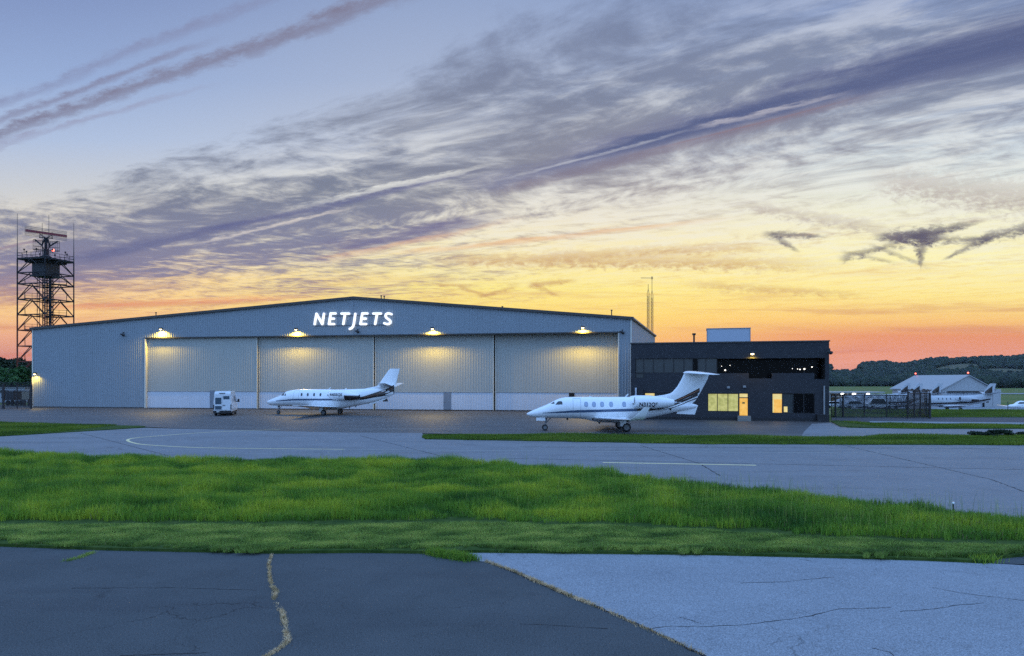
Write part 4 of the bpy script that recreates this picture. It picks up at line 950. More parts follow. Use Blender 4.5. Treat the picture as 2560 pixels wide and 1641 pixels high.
def jet_parts(root, S):
    body = Body(S['body']); fin = S['fin']
    mb = MB(); body.mesh(mb); fus = mb.build('fuselage', m_white, root, local=True, smooth=True)
    def fin_half(x, z):                                  # half thickness of the fin at a point of its side view
        z0, z1 = fin['z']; f = (z - z0) / (z1 - z0); le = ln(fin['le'])(z); te = ln(fin['te'])(z)
        if z < z0 or z > z1 or x < le or x > te: return 0.0
        xx = (x - le) / max(te - le, 1e-3); th = fin['th'] * (1 - 0.45 * f)
        return th * max(0.12, 2.6 * (math.sqrt(max(xx, 1e-4)) * 0.6 - 0.35 * xx - 0.22 * xx * xx) + 0.15 * (1 - xx))
    mb = MB(); R = []; nk = 12
    zs = np.linspace(fin['z'][0], fin['z'][1], 22)
    for z in zs:
        le, te = ln(fin['le'])(z), ln(fin['te'])(z); ring = []
        for k in range(2 * nk):
            q = k if k <= nk else 2 * nk - k; xx = 0.5 * (1 - math.cos(math.pi * q / nk)); x = le + (te - le) * xx
            ring.append((x, (1 if k <= nk else -1) * (fin_half(x, z) if 0 < k < nk or k > nk else 0.004), z))
        R.append(ring)
    mb.rings(R); mb.build('fin', m_white, root, local=True, smooth=True, angle=50)
    def ys(x, z): return max(body.y(x, z), fin_half(x, z))
    for s in (-1, 1):
        mb = MB()
        for (x, z, rx, rz) in S['windows']:
            mb = MB(); oval(mb, body.y, x, z, rx * 1.25, rz * 1.2, s, 0.003, S.get('wlean', 0)); f = mb.build('cabin_window', m_seamp, root, local=True)
            mb = MB(); oval(mb, body.y, x, z, rx, rz, s, 0.008, S.get('wlean', 0)); mb.build('pane', S['wmat'], f, local=True)
        for poly in S['cockpit']:
            mb = MB(); xs = np.linspace(min(p[0] for p in poly[0]), max(p[0] for p in poly[0]), 8)
            patch(mb, body.y, xs, ln(poly[0]), ln(poly[1]), s, 0.006); mb.build('cockpit_window', m_cockpit, root, local=True)
        for (lo, hi, mat, nm) in S['stripes']:
            mb = MB(); x0 = max(lo[0][0], hi[0][0]); x1 = min(lo[-1][0], hi[-1][0]); xs = np.linspace(x0, x1, 50)
            patch(mb, ys, xs, ln(lo), ln(hi), s, 0.007 if mat is not m_copper else 0.011, 4); mb.build(nm, mat, root, local=True)
        for x0, x1, z0, z1 in S['doors']:
            if s == 1: continue
            mb = MB(); e = 0.018
            for xa, xb, za, zb in ((x0, x0 + e, z0, z1), (x1 - e, x1, z0, z1), (x0, x1, z1 - e, z1), (x0, x1, z0, z0 + e)):
                patch(mb, body.y, [xa, xb], lambda x: za, lambda x: zb, s, 0.010, 12)
            mb.build('door_seam', m_seamp, root, local=True)
        W = S['wing']; mb = MB(); foil(mb, [((x, s * y, z), c, t * c, (0, 0, 1)) for x, y, z, c, t in W]); wg = mb.build('wing', m_white, root, local=True, smooth=True, angle=60)
        mb = MB(); e = [(x - .012, s * y, z, c, t) for x, y, z, c, t in W]; foil(mb, [((x, y, z), c * .07, t * c * .55, (0, 0, 1)) for x, y, z, c, t in e]); mb.build('leading_edge', m_bright, wg, local=True, smooth=True)
        if 'winglet' in S:
            mb = MB(); foil(mb, [((x, s * y, z), c, t * c, (0, s * uy, uz)) for x, y, z, c, t, uy, uz in S['winglet']]); wl = mb.build('winglet', m_white, wg, local=True, smooth=True, angle=60)
        T = S['tail']; mb = MB(); foil(mb, [((x, s * y, z), c, t * c, (0, 0, 1)) for x, y, z, c, t in T]); mb.build('tailplane', m_white, root, local=True, smooth=True, angle=60)
        # engine pod with intake, exhaust and its pylon
        E = S['engine']; pod = Body(E['st'], 50, 2)
        mb = MB(); R = []
        for i, x in enumerate(pod.x):
            a = (pod.t[i] - pod.b[i]) / 2; c = (pod.t[i] + pod.b[i]) / 2
            R.append([(x, s * E['y'] + pod.w[i] * math.cos(q), c + a * math.sin(q)) for q in (2 * math.pi * k / 28 for k in range(28))])
        mb.rings(R, cap=False); en = mb.build('engine', m_white, root, local=True, smooth=True)
        def disc(x, f, nm, mat, dx=0.0):
            t, b_, w_ = pod.at(x); a = (t - b_) / 2 * f; c = (t + b_) / 2; mb = MB()
            mb.rings([[(x + dx * k, s * E['y'] + w_ * f * r * math.cos(q), c + a * r * math.sin(q)) for q in (2 * math.pi * j / 20 for j in range(20))] for r, k in ((1, 0), (.92, 1), (.3, 1))]); mb.build(nm, mat, en, local=True, smooth=True)
        disc(pod.x[0] + .012, 0.86, 'intake', m_dark, 0.25); disc(pod.x[-1] - .01, 0.99, 'exhaust', m_black, -0.2)
        t, b_, w_ = pod.at(pod.x[0]); a = (t - b_) / 2; c = (t + b_) / 2; mb = MB()
        mb.rings([[(pod.x[0] + dx, s * E['y'] + w_ * r * math.cos(q), c + a * r * math.sin(q)) for q in (2 * math.pi * j / 28 for j in range(28))] for r, dx in ((1, 0), (.95, -.05), (.86, .01))], cap=False); mb.build('intake_lip', m_white, en, local=True, smooth=True)
        mb = MB(); xa, xb = pod.x[0] + .5, pod.x[-1] - .5; t, b_, w_ = pod.at((xa + xb) / 2); zc = (t + b_) / 2
        mb.box(((xa + xb) / 2, s * (E['y'] - w_) * .8, zc), (xb - xa, (E['y'] - w_) * 1.0 + .3, .16)); mb.build('pylon', m_white, root, local=True)
        if E.get('dark'):
            mb = MB(); yf = lambda x, z: E['y'] + pod.y(x, z)
            patch(mb, yf, np.linspace(E['dark'][0], pod.x[-1], 16), lambda x: pod.at(x)[1] + .03, lambda x: max(pod.at(x)[1] + .05, min(pod.at(x)[0] - .10, 2.36)), s, 0.006, 14); mb.build('engine_cowl', m_brown, en, local=True)
        # main gear
        gx, gy, r, w_, zt = S['gear']
        mb = MB(); mb.tube([(gx - .1, s * gy, zt), (gx - .05, s * gy, r + .25), (gx, s * gy, r)], [.09, .075, .06]); mb.tube([(gx, s * gy - .16, r), (gx, s * gy + .16, r)], .05); mb.tube([(gx + .02, s * gy, r + .5), (gx + .35, s * gy, r + .3), (gx, s * gy, r)], .04)
        gr = mb.build('main_gear', m_strut, root, local=True, smooth=True)
        wheel(gr, gx, s * (gy + .06), r, w_, 'tyre') if False else None
        mb = MB(); mb.box((gx - .28, s * (gy + .12), (zt + r) / 2 + .12), (.5, .03, zt - r * .9)); mb.build('gear_door', m_white, gr, local=True)
        wheel(root, gx, s * (gy + .04), r, w_)
    # nose gear
    nx, r, w_, zt, twin = S['nose']
    mb = MB(); mb.tube([(nx + .12, 0, zt), (nx + .03, 0, r + .2), (nx, 0, r)], [.075, .06, .05]); mb.tube([(nx + .5, 0, zt), (nx + .06, 0, r + .35)], .035); mb.tube([(nx, -.16, r), (nx, .16, r)], .035); mb.build('nose_gear', m_strut, root, local=True, smooth=True)
    for yy in ((-.14, .14) if twin else (0,)): wheel(root, nx, yy, r, w_)
    for yy in (-.22, .22):
        mb = MB(); mb.box((nx - .35, yy, zt - .12), (.75, .02, .26)); mb.build('nose_gear_door', m_white, root, local=True)
    for x, z, h, c in S.get('antennas', []):
        mb = MB(); mb.prism([(x, -.015, z), (x + c, -.015, z), (x + c + h * .8 * (1 if h > 0 else 1), -.015, z + h), (x + c * .4 + abs(h) * .7, -.015, z + h)], (0, .03, 0)); mb.build('antenna', m_white if h > 0 else m_dark, root, local=True)
    for poly, mat, nm, th in S.get('extra', []):
        mb = MB(); mb.prism([(x, -th / 2, z) for x, z in poly], (0, th, 0)); mb.build(nm, mat, root, local=True)
    return body, ys

# ---- the nearer jet: high T tail, winglets
pos = Vector((1.2, 61.1, 0))
jet = thing('business_jet', 'nearer white business jet with T-shaped tail and winglets in front of the office', 'jet', pos, 0.0)
PH = dict(
 body=[(0, 1.36, 1.30, .03), (.12, 1.47, 1.19, .16), (.63, 1.70, 1.07, .36), (1.44, 2.03, 1.02, .55), (1.95, 2.27, 1.01, .64), (2.4, 2.52, 1.01, .71), (2.84, 2.68, 1.0, .76), (3.3, 2.75, .99, .79), (4.3, 2.76, .97, .80), (5.0, 2.76, .88, .82), (5.8, 2.76, .66, .84), (7.2, 2.76, .62, .84), (8.6, 2.76, .72, .82), (9.6, 2.74, .92, .76), (10.6, 2.66, 1.12, .66), (11.6, 2.52, 1.34, .52), (12.6, 2.36, 1.56, .36), (13.4, 2.25, 1.72, .24), (14.05, 2.14, 1.84, .10), (14.15, 2.08, 1.92, .04)],
 fin=dict(z=(2.2, 4.72), th=.16, le=[(2.2, 9.9), (2.62, 10.0), (2.8, 10.5), (2.95, 11.6), (3.1, 12.0), (3.6, 12.45), (4.3, 12.85), (4.62, 12.98), (4.72, 13.1)], te=[(2.2, 13.7), (2.5, 14.0), (3.1, 14.35), (4.2, 14.95), (4.72, 15.1)]),
 windows=[(x, 2.16, .125, .18) for x in (4.85, 5.49, 6.15, 6.89, 7.95)], wmat=m_cabin,
 cockpit=[([(2.36, 2.13), (2.92, 2.15)], [(2.36, 2.16), (2.56, 2.40), (2.84, 2.42), (2.92, 2.36)]), ([(1.98, 2.20), (2.28, 2.20)], [(1.98, 2.21), (2.28, 2.40)])],
 stripes=[([(1.3, 1.42), (3.8, 1.48), (9.0, 1.60)], [(1.3, 1.46), (3.8, 1.68), (9.0, 1.83)], m_blue, 'cheat_line'),
          ([(9.0, 1.62), (10.4, 1.70), (11.6, 1.98), (13.0, 2.56), (14.3, 3.12)], [(9.0, 1.80), (10.4, 1.92), (11.6, 2.22), (13.0, 2.84), (14.3, 3.50)], m_brown, 'tail_stripe'),
          ([(9.8, 1.60), (11.0, 1.74), (12.2, 2.08), (13.2, 2.44), (14.15, 2.84)], [(9.8, 1.66), (11.0, 1.86), (12.2, 2.24), (13.2, 2.62), (14.15, 3.06)], m_brown, 'tail_stripe'),
          ([(10.6, 1.60), (11.8, 1.80), (13.0, 2.20), (14.05, 2.60)], [(10.6, 1.62), (11.8, 1.85), (13.0, 2.27), (14.05, 2.70)], m_brown, 'tail_stripe'),
          ([(10.4, 1.82), (11.6, 2.11), (13.0, 2.70), (14.3, 3.31)], [(10.4, 1.86), (11.6, 2.16), (13.0, 2.76), (14.3, 3.38)], m_copper, 'pinstripe'),
          ([(13.0, 2.92), (13.9, 3.75), (14.1, 3.98)], [(13.0, 2.93), (13.92, 3.76), (14.1, 4.0)], m_seamp, 'rudder_seam')],
 doors=[(3.78, 4.42, 1.06, 2.64)],
 wing=[(5.35, .55, .98, 3.0, .13), (5.6, .85, 1.0, 2.75, .13), (6.35, 3.6, 1.1, 1.9, .12), (7.1, 7.2, 1.24, 1.15, .11), (7.25, 7.55, 1.28, 1.05, .1)],
 winglet=[(7.25, 7.5, 1.27, 1.05, .1, 0, 1), (7.45, 7.72, 1.36, .92, .09, -.6, .8), (7.75, 7.86, 1.62, .72, .08, -.95, .3), (8.3, 8.0, 2.18, .40, .07, -1, .15)],
 tail=[(12.95, 0, 4.74, 2.0, .16), (13.2, .6, 4.74, 1.85, .13), (14.2, 2.6, 4.60, 1.05, .10), (14.6, 2.78, 4.58, .55, .08)],
 engine=dict(y=1.22, st=[(8.75, 2.76, 2.0, .38), (8.8, 2.80, 1.92, .44), (9.2, 2.86, 1.84, .50), (10.4, 2.86, 1.82, .50), (11.2, 2.74, 1.90, .42), (11.9, 2.56, 2.06, .25)]),
 gear=(7.96, 1.9, .36, .24, 1.05), nose=(1.52, .24, .13, 1.05, True),
 antennas=[(8.1, 2.74, .26, .14), (5.1, 2.76, .05, .25), (3.3, 1.0, -.16, .12), (5.9, .66, -.14, .2)],
 extra=[([(12.5, 1.62), (13.85, 2.0), (14.12, 1.95), (13.9, 1.30), (12.4, 1.36)], m_white, 'ventral_fin', .06)])
body, ys = jet_parts(jet, PH)
pod = Body(PH['engine']['st'], 50, 2)
textmesh('N312QS', .46, m_text, jet, lambda x, y: (9.02 + x * .92, -(1.22 + pod.y(9.02 + x, 2.0 + y) + .02), 2.02 + y))
mb = MB(); oval(mb, body.y, 8.72, 2.2, .07, .07, -1, .01); mb.build('fuel_cap', m_dark, jet, local=True)
mb = MB(); oval(mb, body.y, 11.8, 1.75, .09, .09, -1, .012); mb.build('drain_port', m_dark, jet, local=True)

# ---- the farther jet: cruciform tail
aa = math.radians(11.5); nosep = Vector((-21.7 - 8.6 * math.cos(aa), 89.2 + 8.6 * math.sin(aa), 0))
jet2 = thing('business_jet', 'farther white business jet with cross-shaped tail in front of the hangar doors', 'jet', nosep, -aa)
def sx(x): return x * 1.0
XL = dict(
 body=[(0, 1.52, 1.40, .04), (.10, 1.64, 1.26, .18), (.4, 1.76, 1.10, .34), (1.12, 2.03, 1.02, .55), (1.84, 2.29, 1.0, .70), (2.38, 2.64, .99, .78), (2.83, 2.86, .98, .83), (3.8, 3.02, .97, .86), (5.1, 3.07, .92, .87), (6.4, 3.07, .80, .88), (7.8, 3.06, .58, .88), (9.2, 3.04, .60, .88), (10.4, 3.05, .80, .84), (11.8, 3.1, 1.08, .72), (13.0, 3.14, 1.32, .56), (14.2, 3.2, 1.62, .38), (15.4, 3.1, 2.0, .22), (16.2, 2.9, 2.3, .10), (16.4, 2.75, 2.45, .04)],
 fin=dict(z=(2.6, 5.52), th=.17, le=[(2.6, 12.0), (3.1, 12.6), (3.3, 13.6), (3.45, 14.4), (4.4, 15.1), (5.4, 15.85), (5.52, 16.05)], te=[(2.6, 16.3), (3.6, 16.7), (5.52, 17.2)]),
 windows=[(x, 2.42, .10, .17) for x in (5.03, 5.83, 6.65, 7.47)] + [(8.45, 2.36, .06, .11)], wmat=m_cockpit, wlean=-.1,
 cockpit=[([(2.22, 2.28), (2.62, 2.28)], [(2.22, 2.32), (2.45, 2.62), (2.62, 2.68)]), ([(2.70, 2.28), (2.95, 2.28)], [(2.70, 2.32), (2.82, 2.62), (2.95, 2.36)])],
 stripes=[([(1.6, 1.58), (4, 1.70), (8, 1.73), (11.3, 1.72)], [(1.6, 1.66), (4, 1.90), (8, 1.94), (11.3, 1.93)], m_blue, 'cheat_line'),
          ([(11.3, 1.73), (12.8, 1.84), (14.2, 2.10), (16.5, 2.46)], [(11.3, 1.94), (12.8, 2.20), (14.2, 2.66), (15.6, 3.12), (16.5, 3.62)], m_brown, 'tail_stripe'),
          ([(12.4, 1.98), (14.2, 2.36), (16.4, 3.20)], [(12.4, 2.01), (14.2, 2.40), (16.4, 3.26)], m_copper, 'pinstripe')],
 doors=[(3.95, 4.65, 1.25, 2.95)],
 wing=[(5.6, .6, .92, 4.2, .12), (6.0, .95, .94, 3.7, .12), (6.9, 4.3, 1.12, 2.3, .11), (7.75, 8.2, 1.36, 1.2, .10), (7.95, 8.5, 1.39, .9, .08)],
 tail=[(14.75, 0, 3.36, 1.9, .08), (15.0, .8, 3.46, 1.6, .08), (15.7, 3.1, 3.80, .85, .07)],
 engine=dict(y=1.42, st=[(9.0, 2.86, 2.04, .42), (9.05, 2.92, 1.96, .48), (9.5, 2.98, 1.84, .56), (10.6, 2.98, 1.78, .57), (11.8, 2.72, 1.80, .47), (12.7, 2.45, 1.92, .27)], dark=(11.0, 0)),
 gear=(8.6, 2.25, .34, .24, 1.0), nose=(1.55, .24, .16, 1.05, False),
 antennas=[(8.1, 3.05, .24, .14), (10.2, 3.04, .16, .2), (5.6, .85, -.14, .1), (10.8, .9, -.14, .1), (11.6, 1.05, -.14, .1)],
 extra=[([(15.15, 1.75), (15.6, 1.98), (15.75, 1.62), (15.05, 1.60)], m_brown, 'skid', .05), ([(12.2, 1.25), (13.2, 1.6), (15.6, 2.1), (15.4, 1.86), (13.8, 1.30)], m_white, 'ventral_fin', .05)])
body2, ys2 = jet_parts(jet2, XL)
pod2 = Body(XL['engine']['st'], 50, 2)
textmesh('N655QS', .46, m_text, jet2, lambda x, y: (9.22 + x * .96, -(1.42 + pod2.y(9.22 + x, 2.30 + y) + .02), 2.30 + y))

# ---- jets on the far apron, one prototype and three copies
GJ = 'business jets parked on the far apron'
def far_jet(label):
    r = thing('business_jet', label, 'jet', (0, 0, 0), 0, GJ); S = dict(XL)
    S['stripes'] = [([(1.6, 1.30), (8, 1.35), (12, 1.55), (16, 2.2)], [(1.6, 1.5), (8, 1.75), (12, 1.9), (16, 2.5)], m_brown, 'cheat_line'), ([(14.9, 3.2), (16.4, 3.6)], [(14.9, 3.9), (16.6, 5.2)], m_brown, 'fin_emblem')]
    jet_parts(r, S)
    m_dimwhite = pmat('dimmed_aircraft_paint', (0.42, 0.43, 0.45), 0.4, var=0.08)  # darker copy of the white paint: the far jets' dimness put into colour
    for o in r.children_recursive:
        if o.type == 'MESH' and o.data.materials[0] is m_white: o.data.materials[0] = m_dimwhite
    return r
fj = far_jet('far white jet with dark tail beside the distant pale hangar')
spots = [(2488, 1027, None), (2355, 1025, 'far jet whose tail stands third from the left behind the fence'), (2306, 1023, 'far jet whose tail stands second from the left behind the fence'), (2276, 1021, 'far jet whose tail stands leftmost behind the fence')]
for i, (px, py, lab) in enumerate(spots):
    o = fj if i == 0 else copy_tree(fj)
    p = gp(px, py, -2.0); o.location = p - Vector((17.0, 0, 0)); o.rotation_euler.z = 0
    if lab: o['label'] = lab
# small light aircraft at the right edge
la = thing('light_aircraft', 'small white low-wing aircraft at the right edge of the far apron', 'aircraft', gp(2520, 1031, -2.0), 0.15)
bl = Body([(0, 1.25, 1.05, .05), (.3, 1.45, .85, .35), (1.4, 1.6, .75, .52), (2.0, 2.05, .72, .56), (2.8, 2.25, .72, .58), (3.8, 2.1, .75, .5), (4.8, 1.6, .85, .34), (7.0, 1.35, 1.05, .08)], 50)
mb = MB(); bl.mesh(mb, 24); mb.build('fuselage', m_white, la, local=True, smooth=True)
for s in (-1, 1):
    mb = MB(); foil(mb, [((2.0, s * .4, .85), 1.6, .2, (0, 0, 1)), ((2.1, s * 5.2, 1.2), 1.2, .14, (0, 0, 1))]); mb.build('wing', m_white, la, local=True, smooth=True)
    mb = MB(); foil(mb, [((6.0, 0, 1.3), 1.0, .08, (0, 0, 1)), ((6.2, s * 1.7, 1.35), .7, .06, (0, 0, 1))]); mb.build('tailplane', m_white, la, local=True, smooth=True)
    mb = MB(); patch(mb, bl.y, np.linspace(1.75, 3.6, 10), lambda x: 1.62, ln([(1.75, 1.66), (2.2, 1.98), (3.2, 1.98), (3.6, 1.66)]), s, .01); mb.build('canopy_glass', m_cockpit, la, local=True)
    mb = MB(); mb.tube([(2.5, s * 1.5, .95), (2.6, s * 1.6, .2)], .05); mb.build('gear_leg', m_strut, la, local=True); wheel(la, 2.6, s * 1.62, .2, .15)
mb = MB(); foil(mb, [((5.9, 0, 1.2), 1.1, .09, (0, 1, 0)), ((6.6, 0, 2.5), .6, .06, (0, 1, 0))]); mb.build('fin', m_white, la, local=True)
mb = MB(); mb.tube([(.7, 0, .8), (.6, 0, .2)], .04); mb.build('gear_leg', m_strut, la, local=True); wheel(la, .6, 0, .18, .13)
mb = MB(); mb.box((-.03, 0, 1.15), (.05, .12, 1.8)); mb.build('propeller', m_dark, la, local=True)
# ------------------------------------------------------------------ service van, seen from behind
m_vanw = pmat('white_van_paint', (0.62, 0.64, 0.66), 0.3, var=0.04, coat=0.5)
m_vang = pmat('van_rear_glass', (0.05, 0.08, 0.11), 0.08, spec=0.6)
m_plast = pmat('black_plastic', (0.015, 0.015, 0.016), 0.6, var=0.2)
m_red = pmat('red_tail_light', (0.25, 0.01, 0.01), 0.2)
m_plate = pmat('pale_plate', (0.55, 0.55, 0.52), 0.5)
vp = gp(556, 1040)
van = thing('service_van', 'white high-roof van seen from behind beside the hangar doors', 'van', vp, math.radians(14))
wv, Lv = 1.98, 5.9                                       # local y points away from the viewer along the van
prof = [(0.04, .42), (0.0, .8), (0.0, 1.45), (.07, 2.45), (.16, 2.72), (.32, 2.82), (3.9, 2.84), (4.45, 2.62), (4.98, 1.95), (5.25, 1.42), (5.78, 1.22), (5.9, .95), (5.9, .5), (5.8, .42)]
mb = MB(); R = []
for xx, sc in ((-wv / 2, 0), (-wv / 2 + .03, 1), (wv / 2 - .03, 1), (wv / 2, 0)):
    pts = []
    for y, z in prof:
        tuck = 1 - (0.10 * max(0, (z - 1.3) / 1.5)); ins = 0.06 if sc == 0 else 0
        pts.append((xx * tuck, y + (ins if y < 3 else -ins), z - (ins if z > 2 else -ins * .5)))
    R.append(pts)
mb.rings(R); mb.build('body', m_vanw, van, local=True, bevel=0.04)
def vbox(nm, mat, x0, x1, y0, y1, z0, z1, par=van, **k):
    mb = MB(); mb.box(((x0 + x1) / 2, (y0 + y1) / 2, (z0 + z1) / 2), (x1 - x0, y1 - y0, z1 - z0)); return mb.build(nm, mat, par, local=True, **k)
ld = vbox('rear_door', m_vanw, -.87, -.015, -.035, -.004, .62, 2.5); rd = vbox('rear_door', m_vanw, .015, .87, -.035, -.004, .62, 2.5)
vbox('rear_window', m_vang, -.78, -.10, -.045, -.036, 1.35, 2.12, ld); vbox('rear_window', m_vang, .10, .78, -.045, -.036, 1.92, 2.30, rd)
vbox('door_handle', m_plast, .05, .30, -.07, -.036, 1.18, 1.26, rd); vbox('lower_cladding', m_vang, -.80, -.08, -.043, -.036, .72, 1.15, ld)
vbox('rear_bumper', m_plast, -.98, .98, -.22, .10, .28, .60, bevel=.04); vbox('brake_light', m_plast, -.36, .30, -.02, .06, 2.60, 2.68)
for s in (-1, 1):
    vbox('tail_light', m_plast, s * .94 - .05, s * .94 + .05, -.05, .02, .78, 1.30)
vbox('number_plate', m_plate, .22, .56, -.05, -.037, .64, .76); vbox('step_plate', m_plate, -.62, -.30, -.24, -.215, .44, .54)
for s in (-1, 1):
    mb = MB(); mb.tube([(s * .95, 4.55, 1.55), (s * 1.20, 4.5, 1.60)], .05); mb.box((s * 1.28, 4.5, 1.66), (.22, .10, .38)); mb.build('side_mirror', m_plast, van, local=True)
    mb = MB(); mb.box((s * .985, 3.4, 2.02), (.02, 1.2, .62)); mb.build('side_window', m_vang, van, local=True)
    mb = MB(); mb.box((s * .985, 4.35, 1.8), (.03, .9, .55)); mb.build('cab_window', m_vang, van, local=True)
    vbox('sill', m_plast, s * .95 - .05, s * .95 + .05, .5, 5.2, .25, .5)
    for y in (1.15, 4.85):
        mb = MB(); R = [[(s * .86 + xx, y + rr * math.cos(a), .35 + rr * math.sin(a)) for a in (2 * math.pi * k / 20 for k in range(20))] for xx, rr in ((-.12, .26), (-.12, .33), (-.06, .35), (.06, .35), (.12, .33), (.12, .26))]
        mb.rings(R); t = mb.build('wheel', m_tyre, van, local=True, smooth=True, angle=40)
        mb = MB(); R = [[(s * .86 + s * xx, y + rr * math.cos(a), .35 + rr * math.sin(a)) for a in (2 * math.pi * k / 16 for k in range(16))] for xx, rr in ((.10, .22), (.125, .2), (.115, .05))]
        mb.rings(R); mb.build('rim', m_strut, t, local=True)
vbox('underbody', m_plast, -.85, .85, .2, 5.6, .22, .44)

# ------------------------------------------------------------------ radar tower
m_steel = pmat('tower_steel', (0.012, 0.011, 0.013), 0.8, 0.0, var=0.25)
m_redst = pmat('tower_red_steel', (0.13, 0.028, 0.014), 0.8, 0.0, var=0.25)
m_grid = pmat('antenna_mesh_wire', (0.09, 0.075, 0.07), 0.5, 0.3)
m_beacon = pmat('red_beacon_glow', (0.9, 0.1, 0.08), 0.3, emit=(1.0, 0.12, 0.08), estr=6.0)
TD = 150.0; tc = at(115, 952, TD); tc.z = 0
tow = thing('radar_tower', 'tall dark lattice radar tower with rotating antenna at the far left', 'tower', tc, math.radians(30))
hd = 70.5 / F * TD / 1.18; cor = [Vector((hd * math.cos(a), hd * math.sin(a), 0)) for a in (math.radians(q) for q in (180, 270, 0, 90))]
def tz(py): return H + (YH - py) / F * TD
LV = [tz(y) for y in (653, 687, 714, 752, 790, 828, 867, 905, 943)] + [0.0]
for c in cor:
    mb = MB(); mb.bar(c, c + Vector((0, 0, LV[4])), .26); lo = mb.build('leg', m_redst, tow, local=True)
    mb = MB(); mb.bar(c + Vector((0, 0, LV[4])), c + Vector((0, 0, LV[0])), .24); mb.build('leg', m_steel, tow, local=True)
for k in range(len(LV) - 1):
    zt_, zb_ = LV[k], LV[k + 1]; mb = MB()
    for i in range(4):
        a, b_ = cor[i], cor[(i + 1) % 4]; m_ = (a + b_) / 2
        U = lambda p, z: p + Vector((0, 0, z))
        mb.bar(U(a, zb_), U(b_, zb_), .20)
        mb.bar(U(a, zb_), U(m_, zt_), .13); mb.bar(U(b_, zb_), U(m_, zt_), .13)
        q1 = U(a, zb_).lerp(U(m_, zt_), .5); q2 = U(b_, zb_).lerp(U(m_, zt_), .5)
        if k: mb.bar(q1, U(a.lerp(m_, .55), zb_), .06); mb.bar(q2, U(b_.lerp(m_, .55), zb_), .06)
        if k % 1 == 0: mb.bar(U(m_, zb_), U(cor[(i + 2) % 4].lerp(cor[(i + 3) % 4], .5) , zb_), .10)
    mb.build('bracing', m_redst if k >= 4 else m_steel, tow, local=True)
mb = MB()
for dx in (-.55, .55, 1.2):
    for dy in (-.6, .6): mb.bar((dx, dy, 0), (dx, dy, LV[1]), .14)
for z in np.arange(1, LV[1], 1.3):
    mb.bar((-.55, -.6, z), (1.2, -.6, z + 1.1), .09); mb.bar((1.2, .6, z), (-.55, .6, z + 1.1), .09); mb.box((.3, 0, z), (1.9, 1.3, .06))
mb.bar((-1.1, -.4, 0), (-1.1, -.4, LV[1]), .1); mb.bar((-1.5, -.4, 0), (-1.5, -.4, LV[1]), .08)
mb.tube([(.8, -.7, 0), (.8, -.7, LV[1])], .22); mb.build('stair_core', m_steel, tow, local=True)
for i, py in enumerate((711, 750, 789, 826)):
    s = 1 if i % 2 == 0 else -1; z = tz(py); mb = MB(); mb.box((s * 2.3, -.6, z), (2.6, 1.6, .10))
    for zz in (.55, 1.05): mb.bar((s * 1.0, -1.35, z + zz), (s * 3.6, -1.35, z + zz), .06)
    for xx in (1.0, 2.3, 3.6): mb.bar((s * xx, -1.35, z), (s * xx, -1.35, z + 1.05), .06)
    mb.build('landing', m_steel, tow, local=True)
zp = LV[0]
mb = MB(); mb.prism([(c.x * 1.02, c.y * 1.02, zp - .1) for c in cor], (0, 0, .35)); mb.prism([(c.x * .75, c.y * .75, zp - .55) for c in cor], (0, 0, .44)); mb.build('platform', m_steel, tow, local=True)
mb = MB(); zc0, zc1 = tz(690), zp - .5
mb.prism([(2.4, 0, zc0), (0, 2.4, zc0), (-2.4, 0, zc0), (0, -2.4, zc0)], (0, 0, zc1 - zc0)); mb.prism([(2.8, 0, zc0 - .3), (0, 2.8, zc0 - .3), (-2.8, 0, zc0 - .3), (0, -2.8, zc0 - .3)], (0, 0, .29)); mb.build('equipment_cabin', m_dark, tow, local=True)
mb = MB()
for i in range(4):
    a, b_ = cor[i], cor[(i + 1) % 4]
    for zz in (.7, 1.25): mb.bar(a + Vector((0, 0, zp + zz)), b_ + Vector((0, 0, zp + zz)), .06)
    for f in np.linspace(0, 1, 7): p = a.lerp(b_, f); mb.bar(p + Vector((0, 0, zp + .2)), p + Vector((0, 0, zp + 1.3)), .06)
    for f in (.25, .7):
        p = a.lerp(b_, f); mb.bar(p + Vector((0, 0, zp + 1.2)), p + Vector((0, 0, zp + 1.8)), .1); mb.box(p + Vector((0, 0, zp + 1.85)), (.3, .3, .25))
mb.build('railing', m_steel, tow, local=True)
for c, py in ((cor[0], 541), (cor[2], 552)):
    mb = MB(); mb.tube([c + Vector((0, 0, zp + .2)), c + Vector((0, 0, zp + 4)), c + Vector((0, 0, tz(py)))], [.11, .06, .035]); mb.build('whip_antenna', m_grid, tow, local=True)
for dx, py in ((-.7, 556), (.45, 534)):
    mb = MB(); mb.tube([(dx, 1.2, zp + .2), (dx, 1.2, tz(py))], [.06, .035]); mb.build('whip_antenna', m_grid, tow, local=True)
# pedestal, curved reflector with its feed frame, and the flat array on top
mb = MB(); mb.tube([(0, 0, zp + .2), (0, 0, zp + .9), (0, 0, zp + 1.2), (0, 0, zp + 2.2)], [1.1, 1.0, .5, .45], 12); mb.build('pedestal', m_steel, tow, local=True)
za, zb = tz(629), tz(598); mb = MB(); wr = 2.3
def refl(x, z): return -.9 + .10 * x * x + .10 * (z - zb) ** 2
zz_ = np.linspace(za, zb, 7); xx_ = np.linspace(-wr, wr, 15)
for x in xx_:
    lo = za + .55 * (abs(x) / wr < .0) + .5 * (abs(x) / wr) ** 2
    mb.tube([(x, 1.6 - refl(x, z), z) for z in np.linspace(za - .5 + .9 * (abs(x) / wr) ** 2, zb, 6)], .035, 5)
for z in (za + .5, za + 1.2, zb - .3, zb): mb.tube([(x, 1.6 - refl(x, z), z) for x in xx_], .05 if z != za + .5 else .10, 5)
rf_ = mb.build('reflector', m_steel, tow, local=True)
mb = MB()
